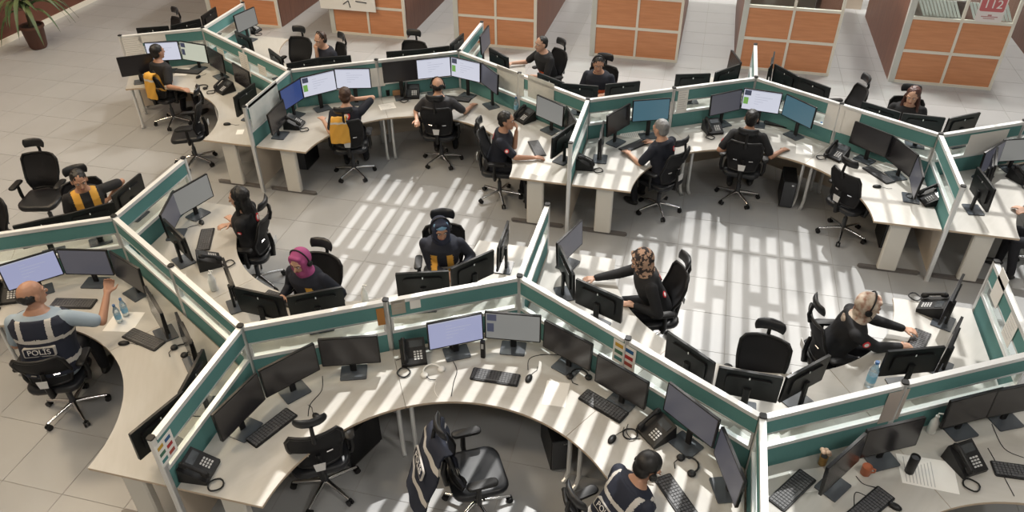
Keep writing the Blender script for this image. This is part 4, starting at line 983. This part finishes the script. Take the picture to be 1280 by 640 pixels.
sheet((484,133), 'printed sheet on the back centre desk edge', 5, .24, .2, 'S1b'); sheet((695,492), 'white sheet with a pen on the front desk', 20, cell='S0b', print_=False); sheet((155,402), 'white sheet under the police officer\'s bottles', 30, .3, .3, 'S0a', print_=False); sheet((790,166), 'loose sheets by the grey-haired man\'s screen', 40, .3, .3, 'S1c', 2)
sheet((645,127), 'white sheets behind the back centre phone', 10, .3, .22, 'S1b', 2); sheet((300,165), 'white note at the far left desk end', 10, .15, .1, 'S1a', print_=False); sheet((1112,208), 'white sheet on the sunlit desk near the keyboard', 0, cell='S1c'); sheet((1015,600), 'white sheet behind the lower right angled monitor', 60, cell='S0c', print_=False); sheet((228,90), 'white sheet before the far left pale screen', 10, cell='S1a', print_=False)
sheet((230,257), 'white booklet on the monitor stand by folded-arms woman', 60, .14, .22, 'N0b', 2, False)
# sheets and cards hung on the partitions
def note(px, p0, p1, side, w, h, label, m_=paper_m, lines=True, card=False, tilt=0):
    """pixel ray cut with the face of a partition panel"""
    d = (p1-p0).normalized(); n = Vector((-d.y, d.x))*side; o_ = p0 + n*.024
    r = CAMR @ Vector(((px[0]-640)/FPX, -(px[1]-320)/FPX, -1.0)); r2 = Vector((r.x, r.y))
    tt = (o_.dot(n)) / r2.dot(n); P = r2*tt; z = CZ + r.z*tt
    a = math.atan2(n.y, n.x) + math.pi/2
    t = thing('colour_card' if card else 'hung_sheet', (P.x, P.y, z), a, label, 'card' if card else 'paper'); M = Matrix.Rotation(D2R(tilt), 4, 'Y')
    MB().box(-w/2, w/2, -.002, .001, -h/2, h/2, M=M).build('page', m_, t, None)
    if card:
        cols = [(.55,.33,.03), (.02,.10,.25), (.05,.16,.10), (.40,.03,.03), (.06,.22,.22), (.35,.06,.04)]
        for k in range(6):
            x = -w/2 + .02 + (w/2-.01)*(k % 2); zz = h/2 - .03 - (h/3-.01)*(k//2)
            MB().box(x, x+w/2-.035, -.003, -.0021, zz-h/3+.045, zz).build('colour_block', mat(f'card_{k}', cols[k], .5), t, None)
    elif lines:
        m2 = MB()
        for k in range(int(h/.035)-1):
            zz = h/2 - .03 - k*.035; m2.box(-w/2+.02, w/2-.02-.1*w*(k % 3), -.0032, -.0022, zz-.005, zz, M=M)
        m2.build('print', wprint_m, t, None)
mm = lambda r, i: mid(V(r, i), V(r, i+1))
note((168,62), mm(1,-1), V(1,0), -1, .30, .42, 'white sheet with picture on the far left partition'); note((190,48), mm(1,-1), V(1,0), -1, .42, .12, 'wide white strip along the far left partition top', lines=False)
note((306,80), V(1,0), V(1,1), -1, .26, .36, 'white sheet on the slanting far left partition'); note((328,88), V(1,0), V(1,1), -1, .22, .16, 'small pale note near the second back corner'); note((276,66), V(1,0), V(1,1), -1, .22, .14, 'pale picture beside the dark far left monitor')
note((331,131), Bend(1,1), V(1,1), -1, .80, .40, 'large white map sheet on the side screen at back left', mat('map_paper', (.66,.67,.64), .6, noise=(5, (.50,.54,.52), (1,1,1), .4, .7)), lines=False)
note((468,97), V(1,1), V(1,2), -1, .30, .30, 'white sheet beside the off monitor at back centre', lines=False)
note((638,101), V(1,2), mm(1,2), -1, .55, .34, 'white map sheet left on the back centre partition', MAT['map_paper'], lines=False); note((676,113), mm(1,2), V(1,3), -1, .50, .34, 'white map sheet right on the back centre partition', MAT['map_paper'], lines=False)
note((853,127), mm(1,3), V(1,4), -1, .16, .34, 'narrow white sheet by the middle post at back right'); note((1043,147), V(1,4), mm(1,4), -1, .26, .38, 'white sheet left of the back right post', lines=False); note((1063,153), mm(1,4), V(1,5), -1, .22, .36, 'grey-white sheet right of the back right post', lines=False)
note((1233,178), V(1,5), mm(1,5), -1, .60, .30, 'wide pleated white sheet on the right edge partition', lines=False); note((1249,360), V(0,4), Bend(0,4), 1, .22, .34, 'tall white sheet at the tip of the right side screen', lines=False); note((1262,412), V(0,4), Bend(0,4), 1, .22, .26, 'white printed sheet low on the right side screen')
note((208,561), Bend(0,1), V(0,1), -1, .20, .24, 'colour block card on the front left side screen', card=True); note((780,444), V(0,2), mm(0,2), -1, .24, .26, 'colour block card left of the front right post', card=True)
note((1117,508), V(0,3), mm(0,3), -1, .20, .36, 'beige sheet hanging by the post at lower right', mat('beige_sheet', (.48,.42,.38), .7), lines=False); note((519,379), mm(0,1), V(0,2), -1, .10, .12, 'small white note on the front partition', lines=False); note((498,384), mm(0,1), V(0,2), -1, .13, .16, 'photo card at the left of the front right panel', mat('photo_card', (.40,.36,.30), .6), lines=True); note((476,396), V(0,1), mm(0,1), -1, .07, .20, 'orange sticker card beside the front middle post', mat('orange_card', (.45,.20,.05), .6), lines=False)
# computer towers under the desks
def tower(px, z, label, rot=0):
    p = back(px, z); t = thing('computer_tower', (p.x, p.y, 0), D2R(rot), label, 'computer', 'black computer towers under the desks')
    MB().box(-.09, .09, -.21, .21, .02, .42, bv=.01).build('case', blk_m, t, 30); MB().box(-.08, .08, -.222, -.211, .03, .41).build('front_panel', dgrey_m, t, None); MB().box(.02, .05, -.226, -.222, .36, .38).build('power_button', chrome_m, t, None)
    for sx in (-.07, .07): MB().box(sx-.015, sx+.015, -.18, .18, 0, .02).build('foot', foot_m, t, None)
tower((694,548), .2, 'black computer tower under the front desk right of the vest chair', 25); tower((448,545), .2, 'black computer tower under the front desk behind the empty chair', -20); tower((668,238), .2, 'black computer tower under the profile man\'s desk', 0); tower((383,190), .2, 'black computer tower under the back centre desk left end', 0)
tower((984,235), .2, 'black computer tower under the three-screen man\'s desk', 0); tower((1110,285), .2, 'black computer tower under the sunlit right desk end', 0)
# cables
cable([(403,470),(402,488),(388,505),(385,520)], 'black cable below the dark front left monitors'); cable([(563,446),(571,462),(567,478),(564,495)], 'thin cable hanging to the front desk edge'); cable([(660,462),(662,448),(680,443),(705,444)], 'black cable from the middle front mouse'); cable([(1070,595),(1080,605),(1102,612),(1090,622),(1070,615),(1068,632)], 'looping cable below the orange mug', m_=blk_m)
cable([(1235,560),(1252,590),(1268,620)], 'thin black cable across the lower right desk'); cable([(1240,530),(1255,560),(1280,572)], 'curved cable by the lower right edge monitor'); cable([(800,548),(790,548),(783,540),(785,530)], 'coiled cable left of the front desk phone'); cable([(545,478),(543,488),(548,497)], 'white headset lead at the front desk edge', m_=paper_m)
cable([(228,290),(236,284),(247,281)], 'thin mouse cable by the folded-arms woman', m_=dgrey_m); cable([(495,450),(503,447),(508,440)], 'short black cable behind the front left phone')
# garments hung over chairs
def drape(x, y, yaw, name, label, m_, bm_, bands, w=.46, back_z=.42, front_z=.70, lettering=False, top=1.05, flare=.03, xoff=0):
    t = thing(name, (x, y, 0), D2R(yaw) - math.pi/2, label, 'vest'); path = []
    for k in range(8): path.append((-.20 - .05*k/7, front_z + (top-.03-front_z)*k/7))
    path += [(-.275, top), (-.315, top)]
    for k in range(12): u = k/11; path.append((-.345 - flare*u, top-.03 - (top-.03-back_z)*u))
    N = 10; vs = []; fs = []; mi = []
    for j, (py, pz) in enumerate(path):
        for i in range(N+1):
            u = -1 + 2*i/N; hw = w/2*(1 - .25*max(0, (pz-top+.15)/.15))
            for th in (0, .014): vs.append((u*hw + xoff, py + .05*u*u - th*(1 if j > 8 else -1) + .008*math.sin(7*u+j), pz + (th if 7 < j < 10 else 0) - .02*u*u))
    S_ = (N+1)*2
    for j in range(len(path)-1):
        for i in range(N):
            a = j*S_ + i*2
            for o_ in (0, 1):
                f = (a+o_, a+2+o_, a+2+o_+S_, a+o_+S_); fs.append(f); zz = (path[j][1]+path[j+1][1])/2; mi.append(1 if any(b0_ < zz < b1_ for b0_, b1_ in bands) else 0)
    mb = MB(); mb.v = vs; mb.f = fs; mb.m = mi; mb.build('cloth', [m_, bm_], t, 180)
    if lettering:
        M = Matrix.Translation((0, -.345-flare*.40-.025, .79)) @ Matrix.Rotation(math.pi/2 - math.atan2(flare, .62), 4, 'X')
        MB().prism(rrect(.30, .10, .01, 2), -.01, .006, 0, M).prism(rrect(.28, .082, .008, 2), .006, .0075, 1, M).build('name_patch', [refl, vestn], t, None)
        text('POLİS', .08, 'lettering', whitec, t, M @ Matrix.Translation((0, 0, .009)))
    return t
drape(-1.34, 3.98, 30, 'police_vest', 'navy police vest with grey bands hung over the front chair', vestn, refl, [(.56,.61),(.90,.95)], lettering=True, back_z=.40, w=.54, flare=.22)
for ch in [o for o in bpy.data.objects if o.get('category') == 'chair']:
    if 'yellow jacket' in ch['label']: drape(ch.location.x, ch.location.y, math.degrees(ch.rotation_euler.z)+90, 'yellow_jacket', 'yellow jacket hung on the brown-haired man\'s chair', yel, refl, [(.99,1.02)], w=.27, back_z=.72, top=1.06, xoff=-.08)
    if 'far left desk' in ch['label'] and 'man' in ch['label']: drape(ch.location.x, ch.location.y, math.degrees(ch.rotation_euler.z)+90, 'yellow_jacket', 'yellow jacket hung on the far left man\'s chair', yel, refl, [(.92,.95)], w=.24, back_z=.62, top=1.0, xoff=.11)

# loose papers and small clutter between the partitions and the monitors
def clutter(a, b, side, u, label, w=.24, h=.17, n=3, off=.16):
    d = (b-a).normalized(); nn = Vector((-d.y, d.x))*side; p = a.lerp(b, u) + nn*off
    t = thing('paper_pile', (p.x, p.y, DZ), math.atan2(d.y, d.x) + .3*(u-.5), label, 'paper')
    for k in range(n): MB().box(-w/2, w/2, -h/2, h/2, .004*k, .004*(k+1)-.0005, M=Matrix.Translation((.02*(k % 2), .012*k, 0)) @ ROTZ(.14*k*(1 if k % 2 else -1))).build('sheaf', paper_m, t, None)
clutter(V(0,0), V(0,1), 1, .30, 'white papers behind the police desk partition glass, left pile'); clutter(V(0,0), V(0,1), 1, .72, 'white papers behind the police desk partition glass, right pile'); clutter(V(0,1), V(0,2), 1, .13, 'white papers in the corner behind the front left partition')
clutter(V(0,1), V(0,2), 1, .38, 'white papers behind the front glass below pink-scarf woman'); clutter(V(0,1), V(0,2), 1, .60, 'white papers behind the front glass left of the lilac monitor'); clutter(V(0,1), V(0,2), 1, .80, 'white papers behind the front glass above the lilac monitor')
clutter(V(0,2), V(0,3), 1, .15, 'white papers behind the front glass right of the centre corner'); clutter(V(0,2), V(0,3), 1, .40, 'white papers behind the front glass left of the colour card'); clutter(V(0,2), V(0,3), 1, .70, 'white papers behind the front glass below the empty chair'); clutter(V(0,2), V(0,3), 1, .92, 'white papers by the right corner of the front partition')
clutter(V(0,3), V(0,4), 1, .10, 'white papers right of the lower right corner post'); clutter(V(0,3), V(0,4), 1, .62, 'white papers behind the lower right glass near beige sheet')
clutter(V(0,-1), V(0,0), 1, .55, 'white papers behind the glass above the lilac left screen'); clutter(V(0,-1), V(0,0), 1, .80, 'white papers behind the glass above the dim left screen'); clutter(V(1,3), V(1,4), 1, .62, 'white papers behind glass at the back right desk'); clutter(V(1,4), V(1,5), 1, .82, 'white papers behind glass near the right corner post'); clutter(V(1,2), V(1,3), -1, .9, 'white papers under the grey screen near the side screen')
bottle((136,300), 'white bottle with red cap behind the left partition corner', .16, .045, False)
